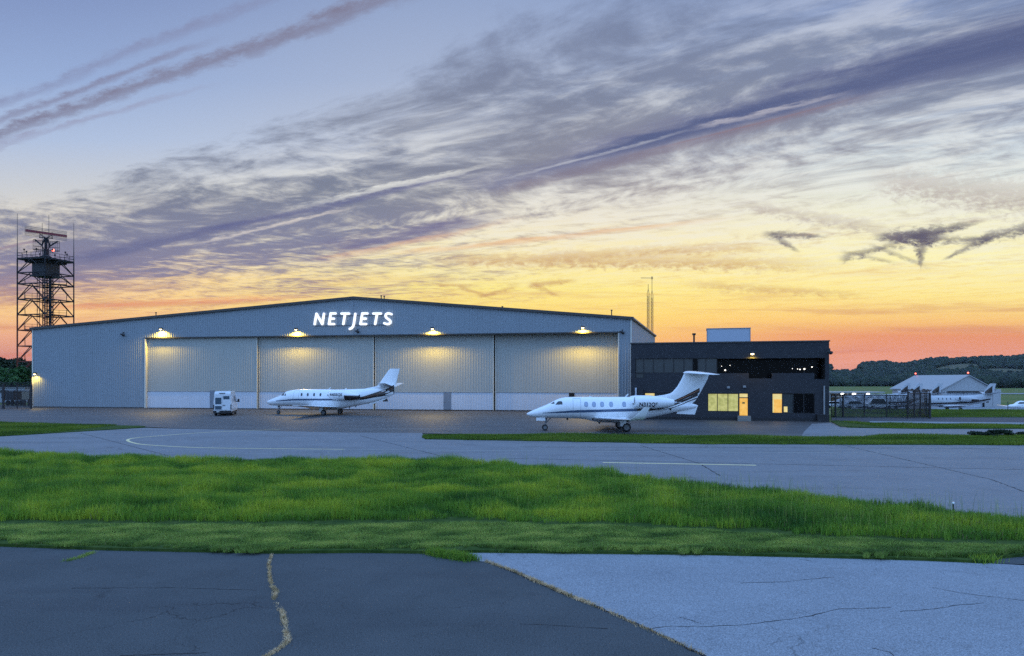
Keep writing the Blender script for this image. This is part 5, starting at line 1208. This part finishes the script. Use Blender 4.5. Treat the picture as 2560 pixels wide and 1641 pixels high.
for s in (-1, 1):
    mb.bar((s * 1.95, 1.2, zb - .1), (s * .7, -.2, zb - 1.4), .22); mb.bar((s * .7, -.2, zb - 1.4), (s * .2, -.4, zb + .1), .24); mb.bar((s * .7, -.2, zb - 1.4), (0, 0, za - .4), .14)
    mb.bar((s * 1.05, 0, zb + .1), (s * 1.05, 0, zb + 1.5), .12); mb.bar((s * 1.05, 0, zb + .9), (0, 0, zb + .2), .12)
mb.bar((-1.2, 0, zb + .25), (1.2, 0, zb + .25), .16); mb.tube([(0, -.2, zp + 2), (0, -.2, zb + .2)], .28); mb.build('feed_frame', m_steel, tow, local=True)
z0, z1 = tz(595), tz(573); mb = MB(); sk = -.035; wa = 3.6
for i in range(46):
    x = -wa + 2 * wa * i / 45; mb.bar((x, 0, z0 + sk * x * 2 - .1), (x, 0, z1 + sk * x * 2 + .1), .035)
for f in (0, .17, .33, .67, .83, 1): z = z0 + (z1 - z0) * f; mb.bar((-wa, 0, z - sk * wa * 2), (wa, 0, z + sk * wa * 2), .045)
ar = mb.build('flat_antenna', m_grid, tow, local=True)
mb = MB(); z = (z0 + z1) / 2; mb.bar((-wa + .1, -.12, z - sk * wa * 2), (wa + .05, -.12, z + sk * wa * 2), .22, .42); mb.build('feed_bar', pmat('red_antenna_paint', (.20, .025, .03), .6), ar, local=True)
mb = MB(); mb.ball((1.25, -1.0, tz(626.5)), .26, 10); mb.build('red_beacon', m_beacon, tow, local=True, smooth=True)

# ------------------------------------------------------------------ lattice masts behind the hangar
m_mast = pmat('mast_steel', (0.16, 0.10, 0.06), 0.6, 0.2)
def mast(px, ytop, ylat, label, arm=None, d=152.0):
    c = at(px, YH, d); c.z = 0; t = thing('antenna_mast', label, 'mast', c, 0.3, 'lattice masts behind the hangar')
    zt = H + (YH - ytop) / F * d; zl_ = H + (YH - ylat) / F * d; r = .26; tri = [Vector((r * math.cos(a), r * math.sin(a), 0)) for a in (0, 2.094, 4.189)]
    mb = MB(); z = 0
    for p in tri: mb.bar(p, p + Vector((0, 0, zl_)), .055)
    k = 0
    while z < zl_ - .6:
        for i in range(3): mb.bar(tri[i] + Vector((0, 0, z)), tri[(i + 1) % 3] + Vector((0, 0, z)), .045); mb.bar(tri[i] + Vector((0, 0, z)), tri[(i + 1) % 3] + Vector((0, 0, z + .8)), .035)
        z += .8
    for p in tri: mb.bar(p + Vector((0, 0, zl_)), Vector((0, 0, zl_ + 1.0)), .05)
    mb.build('lattice', m_mast, t, local=True)
    mb = MB(); mb.tube([(0, 0, zl_ + .8), (0, 0, zt)], .05); mb.build('top_rod', m_mast, t, local=True)
    if arm:
        mb = MB(); xa = (arm - px) / F * d; mb.bar((xa * .955, -xa * .295, zt - .2), (.3, 0, zt - .2), .09); mb.bar((0, 0, zt - .5), (0, 0, zt + .1), .16); mb.build('side_arm', m_mast, t, local=True)
    return t
mast(1620.5, 711, 735, 'shorter lattice mast with a plain tip behind the hangar corner')
mast(1630, 693, 738, 'taller lattice mast with a side arm behind the hangar corner', arm=1602, d=155)

# ------------------------------------------------------------------ chain-link fence and gates
m_link, g, b = newmat('chain_link'); p = g.pos(); px_, py_, pz_ = g.sep(p)
h_ = g.add(px_, py_)
def wires(sgn): return g.m('LESS_THAN', g.m('FRACT', g.mul(g.add(g.mul(pz_, sgn), h_), 12.0)), 0.26)
fac = g.m('MAXIMUM', wires(1.0), wires(-1.0))
b.inputs['Base Color'].default_value = (0.02, 0.022, 0.025, 1); b.inputs['Roughness'].default_value = 0.6
tr = m_link.node_tree.nodes.new('ShaderNodeBsdfTransparent'); mx = m_link.node_tree.nodes.new('ShaderNodeMixShader')
g.put(mx.inputs[0], fac); m_link.node_tree.links.new(tr.outputs[0], mx.inputs[1]); m_link.node_tree.links.new(b.outputs[0], mx.inputs[2])
m_link.node_tree.links.new(mx.outputs[0], m_link.node_tree.nodes['Material Output'].inputs[0])
def fence(pts, label, hgt=2.5, thick=.09, top=True, curl=False, wide=()):
    t = thing('chain_link_fence', label, 'fence', pts[0])
    for i, p in enumerate(pts):
        mb = MB(); w_ = thick * (2.2 if i in wide else 1); mb.tube([p, p + Vector((0, 0, hgt))], w_ / 2, 8); mb.tube([p + Vector((0, 0, hgt)), p + Vector((0, 0, hgt + .06))], [w_ * .7, .02], 8)
        if curl: mb.tube([p + Vector((0, 0, hgt)), p + Vector((-.1, -.1, hgt + .3)), p + Vector((-.4, -.2, hgt + .45))], .04, 6)
        mb.build('post', m_dark, t)
    for z in ((hgt - .06, .06) + ((hgt + .18, hgt + .32) if curl else (hgt * .5,))):
        mb = MB(); mb.tube([a + Vector((0, 0, z)) for a in pts], .03, 6); mb.build('wire' if z > hgt else 'rail', m_dark, t)
    mb = MB()
    for a, b_ in zip(pts[:-1], pts[1:]): mb.poly([a + Vector((0, 0, .05)), b_ + Vector((0, 0, .05)), b_ + Vector((0, 0, hgt)), a + Vector((0, 0, hgt))])
    mb.build('mesh_panel', m_link, t); return t
def gpt(px, py): return gp(px, py, 0.02)
fence([gpt(x, y) for x, y in ((2078, 1043), (2088.5, 1043.5), (2107.5, 1043.5), (2161, 1044), (2216, 1044.5), (2269, 1046))], 'dark chain-link fence running right from the office corner', 2.55, .10, wide=(1, 2))
fence([gpt(x, y) for x, y in ((2269.5, 1046.5), (2285, 1045), (2300, 1043.5), (2313, 1042))], 'dense dark chain-link gate section with curved tops right of the fence', 2.7, .11, curl=True)
fence([gpt(x, y) for x, y in ((2271, 1038), (2286, 1040.5), (2301, 1042.5), (2317, 1045), (2324.5, 1046.5))], 'last dark chain-link panel at the right end of the fence', 2.7, .12, curl=True, wide=(4,))
fence([gpt(x, y) for x, y in ((2100, 1034), (2160, 1034.5), (2225, 1035), (2268, 1036), (2322, 1037))], 'farther chain-link fence on the turf bank behind the gate', 2.3, .08)
# left end: fence panel, trailer, cabinets
fence([gpt(x, y) for x, y in ((-70, 1023), (-28, 1022.5), (8.5, 1022.5), (43, 1022), (78, 1021.5))], 'tall dark chain-link fence at the left end of the hangar', 3.5, .16, curl=True, wide=(2, 4))
m_tan = pmat('tan_cabinet', (0.26, 0.22, 0.16), 0.6, var=0.15)
m_shed = pmat('pale_shed_sheet', (0.42, 0.45, 0.50), 0.5, var=0.2, streak=True)
def wbox(nm, mat, c, s, par, rz=0.0, **k):
    mb = MB(); mb.box(c, s, rz); return mb.build(nm, mat, par, **k)
c = gp(36, 1014); c.z = 0
tr_ = thing('utility_trailer', 'dark box trailer parked behind the left fence', 'trailer', c)
wbox('body', m_plast, c + Vector((0, 0, 1.75)), (1.95, 3.4, 1.15), tr_); wbox('chassis', m_dark, c + Vector((0, 0, 1.02)), (1.6, 3.6, .26), tr_); wbox('ladder_rack', m_dark, c + Vector((0, 0, 2.42)), (1.6, 3.0, .08), tr_)
for s in (-1, 1):
    for dy in (-.5, .6):
        mb = MB(); mb.tube([c + Vector((s * .62, dy, .42)), c + Vector((s * .88, dy, .42))], .42, 16); mb.build('wheel', m_tyre, tr_)
c = gp(67, 1016); c.z = 0
cb = thing('electrical_cabinet', 'tan cabinet on a stand next to the dark trailer', 'cabinet', c)
wbox('cabinet', m_tan, c + Vector((0, 0, 1.75)), (1.15, .7, 1.3), cb); wbox('lid', m_metal, c + Vector((0, 0, 2.43)), (1.25, .8, .06), cb); wbox('stand', m_dark, c + Vector((-.35, 0, .55)), (.16, .5, 1.1), cb); wbox('stand', m_dark, c + Vector((.35, 0, .55)), (.16, .5, 1.1), cb); wbox('meter_box', m_plast, c + Vector((-.15, -.42, .85)), (.55, .2, .5), cb)
c = gp(38, 1006); c.z = 0
sh = thing('storage_shed', 'pale low storage shed behind the left fence', 'shed', c)
wbox('wall', m_shed, c + Vector((0, 0, 1.35)), (5.6, 3, 2.7), sh); wbox('roof', m_roof, c + Vector((0, 0, 2.78)), (6.0, 3.4, .14), sh)
for dx in (-1.9, -.6, 1.1): wbox('window', m_glass2, c + Vector((dx, -1.51, 2.05)), (.8, .04, .5), sh)
wbox('door', m_pdoor, c + Vector((2.1, -1.51, 1.05)), (.9, .05, 2.1), sh)

# ------------------------------------------------------------------ pale hangar and lights on the far side
B0 = -2.0
def fp(px, d): p = at(px, YH, d); p.z = B0; return p
A = fp(2356, 168.0); e1 = Vector((.995, .0999, 0)); e2 = Vector((-.0999, .995, 0)); Wg = 12.5; Ls = 18.6
m_cream = pmat('pale_cream_sheet', (0.36, 0.36, 0.36), 0.5, var=0.08, streak=True)
m_lroof = pmat('pale_roof_sheet', (0.30, 0.305, 0.31), 0.45, var=0.08)
fh = thing('far_hangar', 'distant pale gabled hangar with two red roof lamps on the right', 'hangar', A)
def z_at(py, d): return H + (YH - py) / F * d
ze = z_at(974, 168); Bp = A + e1 * Wg; Cp = A + e2 * Ls; Dp = Bp + e2 * Ls; mid = (A + Bp) / 2; zr_ = z_at(939.5, mid.y)
UP = lambda p, z: Vector((p.x, p.y, z))
fw = Wall(UP(A, 0), UP(Bp, 0)); sw_ = Wall(UP(Cp, 0), UP(A, 0))
mb = MB(); fw.ribs(mb, 0, Wg, ze - .35, lambda u: ze + (zr_ - ze) * (1 - abs(u - Wg / 2) / (Wg / 2)), pitch=.8, dep=.03, extra=(Wg / 2,))
for u0, u1 in ((0, 1.0), (Wg - 2.2, Wg)): fw.ribs(mb, u0, u1, B0, ze - .36, pitch=.8, dep=.03)
mb.build('gable_wall', m_cream, fh)
mb = MB(); sw_.ribs(mb, 0, sw_.L, B0, ze, pitch=.8, dep=.03); mb.poly([UP(Bp, B0), UP(Dp, B0), UP(Dp, ze), UP(Bp, ze)]); mb.poly([UP(Cp, B0), UP(Dp, B0), UP(Dp, ze), UP(mid + e2 * Ls, zr_), UP(Cp, ze)]); mb.build('side_wall', m_cream, fh)
mb = MB()
for P0 in (A, Bp):
    sgn = -1 if P0 is A else 1; o0 = P0 + e1 * sgn * .5; r0 = mid
    f = lambda p, z: UP(p, z); q = e2 * (Ls + .4); e0 = -e2 * .4; zz0 = ze - .2
    mb.hexa([f(o0 + e0, zz0), f(r0 + e0, zr_ + .02), f(r0 + q, zr_ + .02), f(o0 + q, zz0), f(o0 + e0, zz0 + .18), f(r0 + e0, zr_ + .2), f(r0 + q, zr_ + .2), f(o0 + q, zz0 + .18)])
rr_ = mb.build('roof', m_lroof, fh)
mb = MB()
for k in range(4): fw.slab(mb, 1.0 + k * 2.32, 1.0 + (k + 1) * 2.32 - .06, B0 + .05, ze - .42, -.6 - .1 * (k % 2), -.5 - .1 * (k % 2))
mb2 = MB(); fw.slab(mb2, .8, Wg - 2, ze - .75, ze - .36, -.45, -.06); mb2.build('door_header', m_trim, fh)
mb.v = [(x, y, z) for x, y, z in mb.v]
mb.build('sliding_door', m_shed, fh)
mb = MB(); fw.slab(mb, Wg - .2, Wg + 1.7, B0, ze + .05, -.3, .1); mb.build('door_pocket', m_cream, fh)
mb = MB(); pass
for ua in (2.0, 6.0, 14.0):
    mb = MB(); sw_.slab(mb, ua, ua + 1.2, B0 + .9, B0 + 2.3, -.01, .05); mb.build('window', m_glass2, fh)
for p in (mid, mid + e2 * Ls):
    q = UP(p, zr_ + .2); mb = MB(); mb.tube([q, q + Vector((0, 0, .3))], .12); pl = mb.build('lamp_post', m_dark, fh)
    mb = MB(); mb.ball(q + Vector((0, 0, .45)), .17, 10); mb.build('red_beacon', m_beacon, pl, smooth=True)
# a low lit building far behind the fence
m_glow = pmat('white_lamp_glow', (1, 1, 1), 0.3, emit=(1.0, 0.95, 0.85), estr=9.0)
d = 230.0; c = fp(2120, d)
tb_ = thing('lit_terminal', 'long low pale building with three bright lamps behind the fence', 'building', c)
def tz2(py): return H + (YH - py) / F * d
x0, x1 = (2060 - CX) / F * d, (2192 - CX) / F * d
wbox('roof', m_lroof, Vector(((x0 + x1) / 2, d, (tz2(979) + tz2(983)) / 2)), (x1 - x0, 10, tz2(979) - tz2(983)), tb_)
wbox('wall', m_tan, Vector(((x0 + x1) / 2, d + 4, (tz2(983) + B0) / 2)), (x1 - x0 - 1, 1, tz2(983) - B0), tb_)
wbox('fascia', m_shed, Vector(((x0 + x1) / 2, d - 3, (tz2(990) + tz2(993)) / 2)), (x1 - x0, .3, tz2(990) - tz2(993)), tb_)
for px in (2075, 2120, 2160, 2188): wbox('post', m_metal, UP(fp(px, d - 4), (tz2(983) + B0) / 2), (.3, .3, tz2(983) - B0), tb_)
for px, r in ((2106, .42), (2135, .52), (2170, .46)):
    mb = MB(); mb.ball(at(px, 985.5, d - 3.4), r, 10); mb.build('lamp', m_glow, tb_, smooth=True)
# parked ground vehicles glimpsed through the fence
vg = 'vehicles parked behind the fence'
def cart(px, py, l, hgt, label, mat):
    c = gp(px, py, -1.6); t = thing('parked_car', label, 'car', c, 0, vg); b0 = c.z
    mb = MB(); mb.prism([(c.x - l / 2, c.y - .9, b0 + .35), (c.x + l / 2, c.y - .9, b0 + .35), (c.x + l / 2, c.y - .9, b0 + .85), (c.x + l * .3, c.y - .9, b0 + .95), (c.x + l * .15, c.y - .9, b0 + hgt), (c.x - l * .3, c.y - .9, b0 + hgt), (c.x - l * .45, c.y - .9, b0 + .95), (c.x - l / 2, c.y - .9, b0 + .8)], (0, 1.8, 0)); mb.build('body', mat, t, bevel=.06)
    mb = MB(); mb.prism([(c.x - l * .40, c.y - .93, b0 + 1.0), (c.x + l * .24, c.y - .93, b0 + 1.0), (c.x + l * .12, c.y - .93, b0 + hgt - .1), (c.x - l * .28, c.y - .93, b0 + hgt - .1)], (0, .025, 0)); mb.build('side_window', m_glass, t)
    for s in (-.32, .32):
        for dy in (-.8, .8): mb = MB(); mb.tube([c + Vector((s * l, dy - .1, .33)), c + Vector((s * l, dy + .1, .33))], .33, 14); mb.build('wheel', m_tyre, t)
cart(2085, 1021, 4.4, 1.45, 'white car behind the fence next to the office corner', m_vanw)
cart(2137, 1022, 4.6, 1.6, 'pale grey car behind the fence, second from the office', m_shed)
cart(2196, 1022, 5.4, 2.1, 'tall white vehicle behind the fence under the three lamps', m_vanw)
sheet('far_apron', None, m_concrete, -1.96, [gp(2120, 1027, -2), gp(2330, 1032, -2), gp(2700, 1034, -2), gp(2900, 1018, -2), gp(2120, 1010, -2)])
sheet('far_runway', None, m_concrete, -1.9, [gp(2495, 986, -2), gp(3200, 988, -2), gp(3200, 985.5, -2), gp(2495, 983.5, -2)])

# ------------------------------------------------------------------ hills, far woods
RID = [(-2600, 915), (-400, 905), (0, 906), (400, 912), (900, 905), (1500, 912), (2000, 912), (2077, 914), (2110, 918), (2125, 922), (2150, 914), (2160, 908), (2216, 905), (2253, 911), (2310, 901), (2357, 895), (2372, 899), (2414, 896), (2476, 893), (2520, 893), (2560, 889), (2700, 880), (3000, 892), (3600, 900), (5000, 915)]
HD0, HD1 = 820.0, 1650.0
rx, ry = zip(*RID)
def hill_z(px, d):
    zt = H + (YH - np.interp(px, rx, ry)) / F * HD1 - 9.0
    f = sstep(HD0, HD1, d); return -2.2 + (zt + 2.2) * (0.25 * f + 0.75 * f * f) * np.where(d > HD1, 1, 1)
m_hill, g, b = newmat('hill_ground'); p = g.pos(); t = g.attr('field')
n = g.noise(g.vscale(p, (.012, .012, .012)), 1.0, 5, .6)
wood = g.mix(n, (0.012, 0.024, 0.012), (0.026, 0.042, 0.018)); fld = g.mix(n, (0.075, 0.082, 0.045), (0.12, 0.105, 0.075))
g.put(b.inputs['Base Color'], g.mix(g.sst(t, .3, .7), wood, fld)); b.inputs['Roughness'].default_value = .95; b.inputs['Specular IOR Level'].default_value = .05
FIELDS = [(2391, 921, 56, 9.5, -.16), (2515, 931, 70, 9, .04), (2112, 928, 46, 5, 0), (2195, 948, 32, 1.6, 0), (2230, 944, 40, 2.0, 0)]
def in_field(px, py):
    r = np.zeros_like(px)
    for cx, cy, a, b_, sk in FIELDS: r = np.maximum(r, 1.0 - np.sqrt(((px - cx) / a) ** 2 + ((py - cy - sk * (px - cx) * .6) / b_) ** 2) * .85)
    return np.clip(r * 3.2, 0, 1)
pxs = np.concatenate([np.arange(-900, 1900, 56), np.arange(1900, 2800, 8), np.arange(2800, 3500, 60)]); ds = np.concatenate([np.linspace(HD0, HD1, 60), np.linspace(1700, 2400, 6)])
PXX, DD = np.meshgrid(pxs, ds); ZZ = hill_z(PXX, np.minimum(DD, HD1)) - np.where(DD > HD1, (DD - HD1) * .03, 0)
XX = (PXX - CX) / F * DD; PYY = YH - (ZZ - H) / DD * F
mb = MB(); mb.v = [tuple(v) for v in np.stack([XX.ravel(), DD.ravel(), ZZ.ravel()], 1).tolist()]; nx_ = len(pxs)
mb.f = [(j * nx_ + i, j * nx_ + i + 1, (j + 1) * nx_ + i + 1, (j + 1) * nx_ + i) for j in range(len(ds) - 1) for i in range(nx_ - 1)]
o = mb.build('hills', m_hill, smooth=True); o['kind'] = 'structure'
at_ = o.data.attributes.new('field', 'FLOAT', 'POINT'); at_.data.foreach_set('value', in_field(PXX, PYY).ravel().astype(np.float32))
m_wood, g, b = newmat('far_wood_leaves'); t = g.attr('tint'); n = g.noise(g.pos(), .25, 4, .7)
g.put(b.inputs['Base Color'], g.ramp(g.add(g.mul(t, .7), g.mul(g.sub(n, .5), .8)), [(0, (.018, .026, .024, 1)), (.5, (.030, .044, .030, 1)), (1, (.050, .066, .040, 1))])); b.inputs['Roughness'].default_value = .9; b.inputs['Specular IOR Level'].default_value = .05
ico = bmesh.new(); bmesh.ops.create_icosphere(ico, subdivisions=2, radius=1.0); icv = np.array([v.co[:] for v in ico.verts]); icf = np.array([[v.index for v in f.verts] for f in ico.faces]); ico.free()
def crowns(name, pos, rad, mat, label):
    n = len(pos); nv = len(icv); V = np.zeros((n, nv, 3))
    jit = 1 + rng.uniform(-.28, .28, (n, nv, 1)); sq = rng.uniform(.8, 1.25, (n, 1))
    V = icv[None] * jit * rad[:, None, None]; V[:, :, 2] *= sq; V += pos[:, None, :]
    Fc = (icf[None] + (np.arange(n) * nv)[:, None, None]).reshape(-1, 3)
    me = bpy.data.meshes.new(name); me.vertices.add(n * nv); me.vertices.foreach_set('co', V.astype(np.float32).ravel())
    me.loops.add(len(Fc) * 3); me.loops.foreach_set('vertex_index', Fc.astype(np.int32).ravel()); me.polygons.add(len(Fc)); me.polygons.foreach_set('loop_start', (np.arange(len(Fc)) * 3).astype(np.int32))
    me.update(calc_edges=True); a = me.attributes.new('tint', 'FLOAT', 'POINT'); a.data.foreach_set('value', np.repeat(rng.uniform(0, 1, n), nv).astype(np.float32))
    me.materials.append(mat); o = bpy.data.objects.new(name, me); COL.objects.link(o); tag(o, label, 'woods', kind='stuff'); return o
k = 9000; px = np.concatenate([rng.uniform(2040, 2760, k), rng.uniform(-200, 160, 700)]); d = HD0 + 60 + (HD1 - HD0 - 40) * rng.uniform(0, 1, len(px)) ** .7
z = hill_z(px, d); py = YH - (z - H) / d * F; ok = (in_field(px, py - 4) < .25) & (in_field(px, py) < .25)
thin = vnoise((px - CX) / F * d * .012, d * .012, 31); ok &= (thin > -1.0) | (py < np.interp(px, rx, ry) + 12)
px, d, z = px[ok], d[ok], z[ok]; r = rng.uniform(3.4, 6.5, len(px))
crowns('forest', np.stack([(px - CX) / F * d, d, z + r * .75], 1), r, m_wood, 'dark wooded hillside on the right horizon')
k = 500; px = rng.uniform(2040, 2760, k); d = np.where(px > 2440, rng.uniform(600, 700, k), rng.uniform(770, 860, k)); r = np.where(px > 2440, rng.uniform(2.6, 5.2, k), rng.uniform(2.2, 4.6, k))
ok = (px > 2440) | (px < 2260) | (rng.uniform(0, 1, k) < .5); px, d, r = px[ok], d[ok], r[ok]
crowns('forest', np.stack([(px - CX) / F * d, d, -2 + r * .8], 1), r, m_wood, 'dark tree belt at the foot of the hills')
# ------------------------------------------------------------------ trees at the left, shrubs
m_bark = pmat('bark', (0.05, 0.04, 0.03), 0.9, var=0.3)
def leafmat(name, c0, c1):
    m, g, b = newmat(name); t = g.attr('tint'); g.put(b.inputs['Base Color'], g.mix(t, c0, c1)); b.inputs['Roughness'].default_value = .7; b.inputs['Specular IOR Level'].default_value = .15; return m
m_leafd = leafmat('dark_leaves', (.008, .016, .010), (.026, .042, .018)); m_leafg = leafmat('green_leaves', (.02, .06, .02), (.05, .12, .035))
def tree(name, label, base, hgt, wid, mat, nl=2600, leaf=.4, group=None, cat='tree', low=.25):
    t = thing(name, label, cat, base, random.uniform(0, 6), group)
    mb = MB(); mb.tube([(0, 0, -.2), (.1, .05, hgt * .3), (.05, .1, hgt * .75)], [hgt * .03, hgt * .022, hgt * .008], 8); ends = []
    for k in range(9):
        a = k * 2.4 + random.random(); z0 = hgt * random.uniform(.22, .55); z1 = min(hgt * .92, z0 + hgt * random.uniform(.15, .35)); rr_ = wid * random.uniform(.28, .46)
        e = (rr_ * math.cos(a), rr_ * math.sin(a), z1); mb.tube([(.05, .05, z0), (e[0] * .5, e[1] * .5, z0 + (z1 - z0) * .6), e], [hgt * .012, hgt * .008, hgt * .003], 6); ends.append(e)
    mb.build('trunk', m_bark, t, local=True)
    cl = [Vector(e) for e in ends] + [Vector((random.gauss(0, wid * .18), random.gauss(0, wid * .18), hgt * random.uniform(max(low, .3), .93))) for _ in range(10)]
    n = nl; idx = rng.integers(0, len(cl), n); C0 = np.array([c[:] for c in cl])[idx]; dv = rng.normal(0, 1, (n, 3)); dv /= np.linalg.norm(dv, axis=1)[:, None]
    P0 = C0 + dv * (rng.uniform(.25, 1, (n, 1)) ** .5) * np.array([wid * .19, wid * .19, hgt * .13]) ; P0[:, 2] = np.clip(P0[:, 2], hgt * low * .6, hgt)
    a = rng.normal(0, 1, (n, 3)); a /= np.linalg.norm(a, axis=1)[:, None]; b_ = np.cross(a, rng.normal(0, 1, (n, 3))); b_ /= np.linalg.norm(b_, axis=1)[:, None]; s = leaf * rng.uniform(.5, 1.2, (n, 1))
    V = np.stack([P0 - a * s, P0 + b_ * s * .5, P0 + a * s, P0 - b_ * s * .5], 1)
    me = bpy.data.meshes.new('crown'); me.from_pydata(V.reshape(-1, 3).tolist(), [], (np.arange(n * 4).reshape(n, 4)).tolist()); at_ = me.attributes.new('tint', 'FLOAT', 'POINT')
    at_.data.foreach_set('value', np.repeat(np.clip(rng.uniform(0, 1, n) * .6 + .4 * (idx / len(cl)), 0, 1), 4).astype(np.float32)); me.materials.append(mat); o = bpy.data.objects.new('crown', me); COL.objects.link(o); o.parent = t; return t
TG = 'dark trees behind the left fence'
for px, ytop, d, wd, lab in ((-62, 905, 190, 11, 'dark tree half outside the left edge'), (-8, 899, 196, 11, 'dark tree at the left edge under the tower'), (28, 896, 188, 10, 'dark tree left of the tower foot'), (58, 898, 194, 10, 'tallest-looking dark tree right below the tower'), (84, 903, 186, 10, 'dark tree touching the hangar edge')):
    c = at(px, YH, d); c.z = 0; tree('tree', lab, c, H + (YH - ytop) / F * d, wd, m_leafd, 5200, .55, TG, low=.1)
for px, ytop, d, wd, lab in ((18, 921, 150, 6.5, 'green bushy tree behind the left fence'), (42, 918, 146, 5.5, 'second green bushy tree nearer the hangar')):
    c = at(px, YH, d); c.z = 0; tree('bushy_tree', lab, c, H + (YH - ytop) / F * d, wd, m_leafg, 2600, .4, 'green trees behind the left fence', low=.1)
for px, py, hh_, wd, lab in ((2452, 1092, .28, 2.4, 'low dark shrub on the turf at the far right, left part'), (2497, 1092, .42, 2.2, 'higher dark shrub on the turf at the far right'), (2562, 1092, .25, 1.4, 'dark shrub at the right edge of the turf')):
    tree('shrub', lab, gp(px, py), hh_ * 1.2, wd * .75, m_leafd, 900, .12, 'dark shrubs on the right turf', cat='shrub', low=.05)
# small pale sign marker standing at the taxiway edge
mk = thing('edge_marker', 'small white marker at the far edge of the tall grass on the right', 'marker', gp(2383, 1286))
c = gp(2383, 1286); zt_ = H + (YH - 1258) / F * c.y; wbox('stake', m_dark, c + Vector((0, 0, zt_ / 2)), (.03, .03, zt_), mk); mb = MB(); mb.ball(c + Vector((0, 0, zt_)), .042, 8); mb.build('cap', m_white, mk)

# ------------------------------------------------------------------ evening haze in the air
m_haze = bpy.data.materials.new('evening_haze'); m_haze.use_nodes = True; hn_ = m_haze.node_tree; hn_.nodes.clear()
ho = hn_.nodes.new('ShaderNodeOutputMaterial'); hv = hn_.nodes.new('ShaderNodeVolumePrincipled')
hv.inputs['Color'].default_value = (0.80, 0.86, 0.95, 1); hv.inputs['Density'].default_value = 0.00003; hv.inputs['Anisotropy'].default_value = 0.0
hn_.links.new(hv.outputs[0], ho.inputs['Volume'])
mb = MB(); mb.box((0, 1280, 55), (6100, 2700, 120)); o = mb.build('haze', m_haze); o['kind'] = 'stuff'
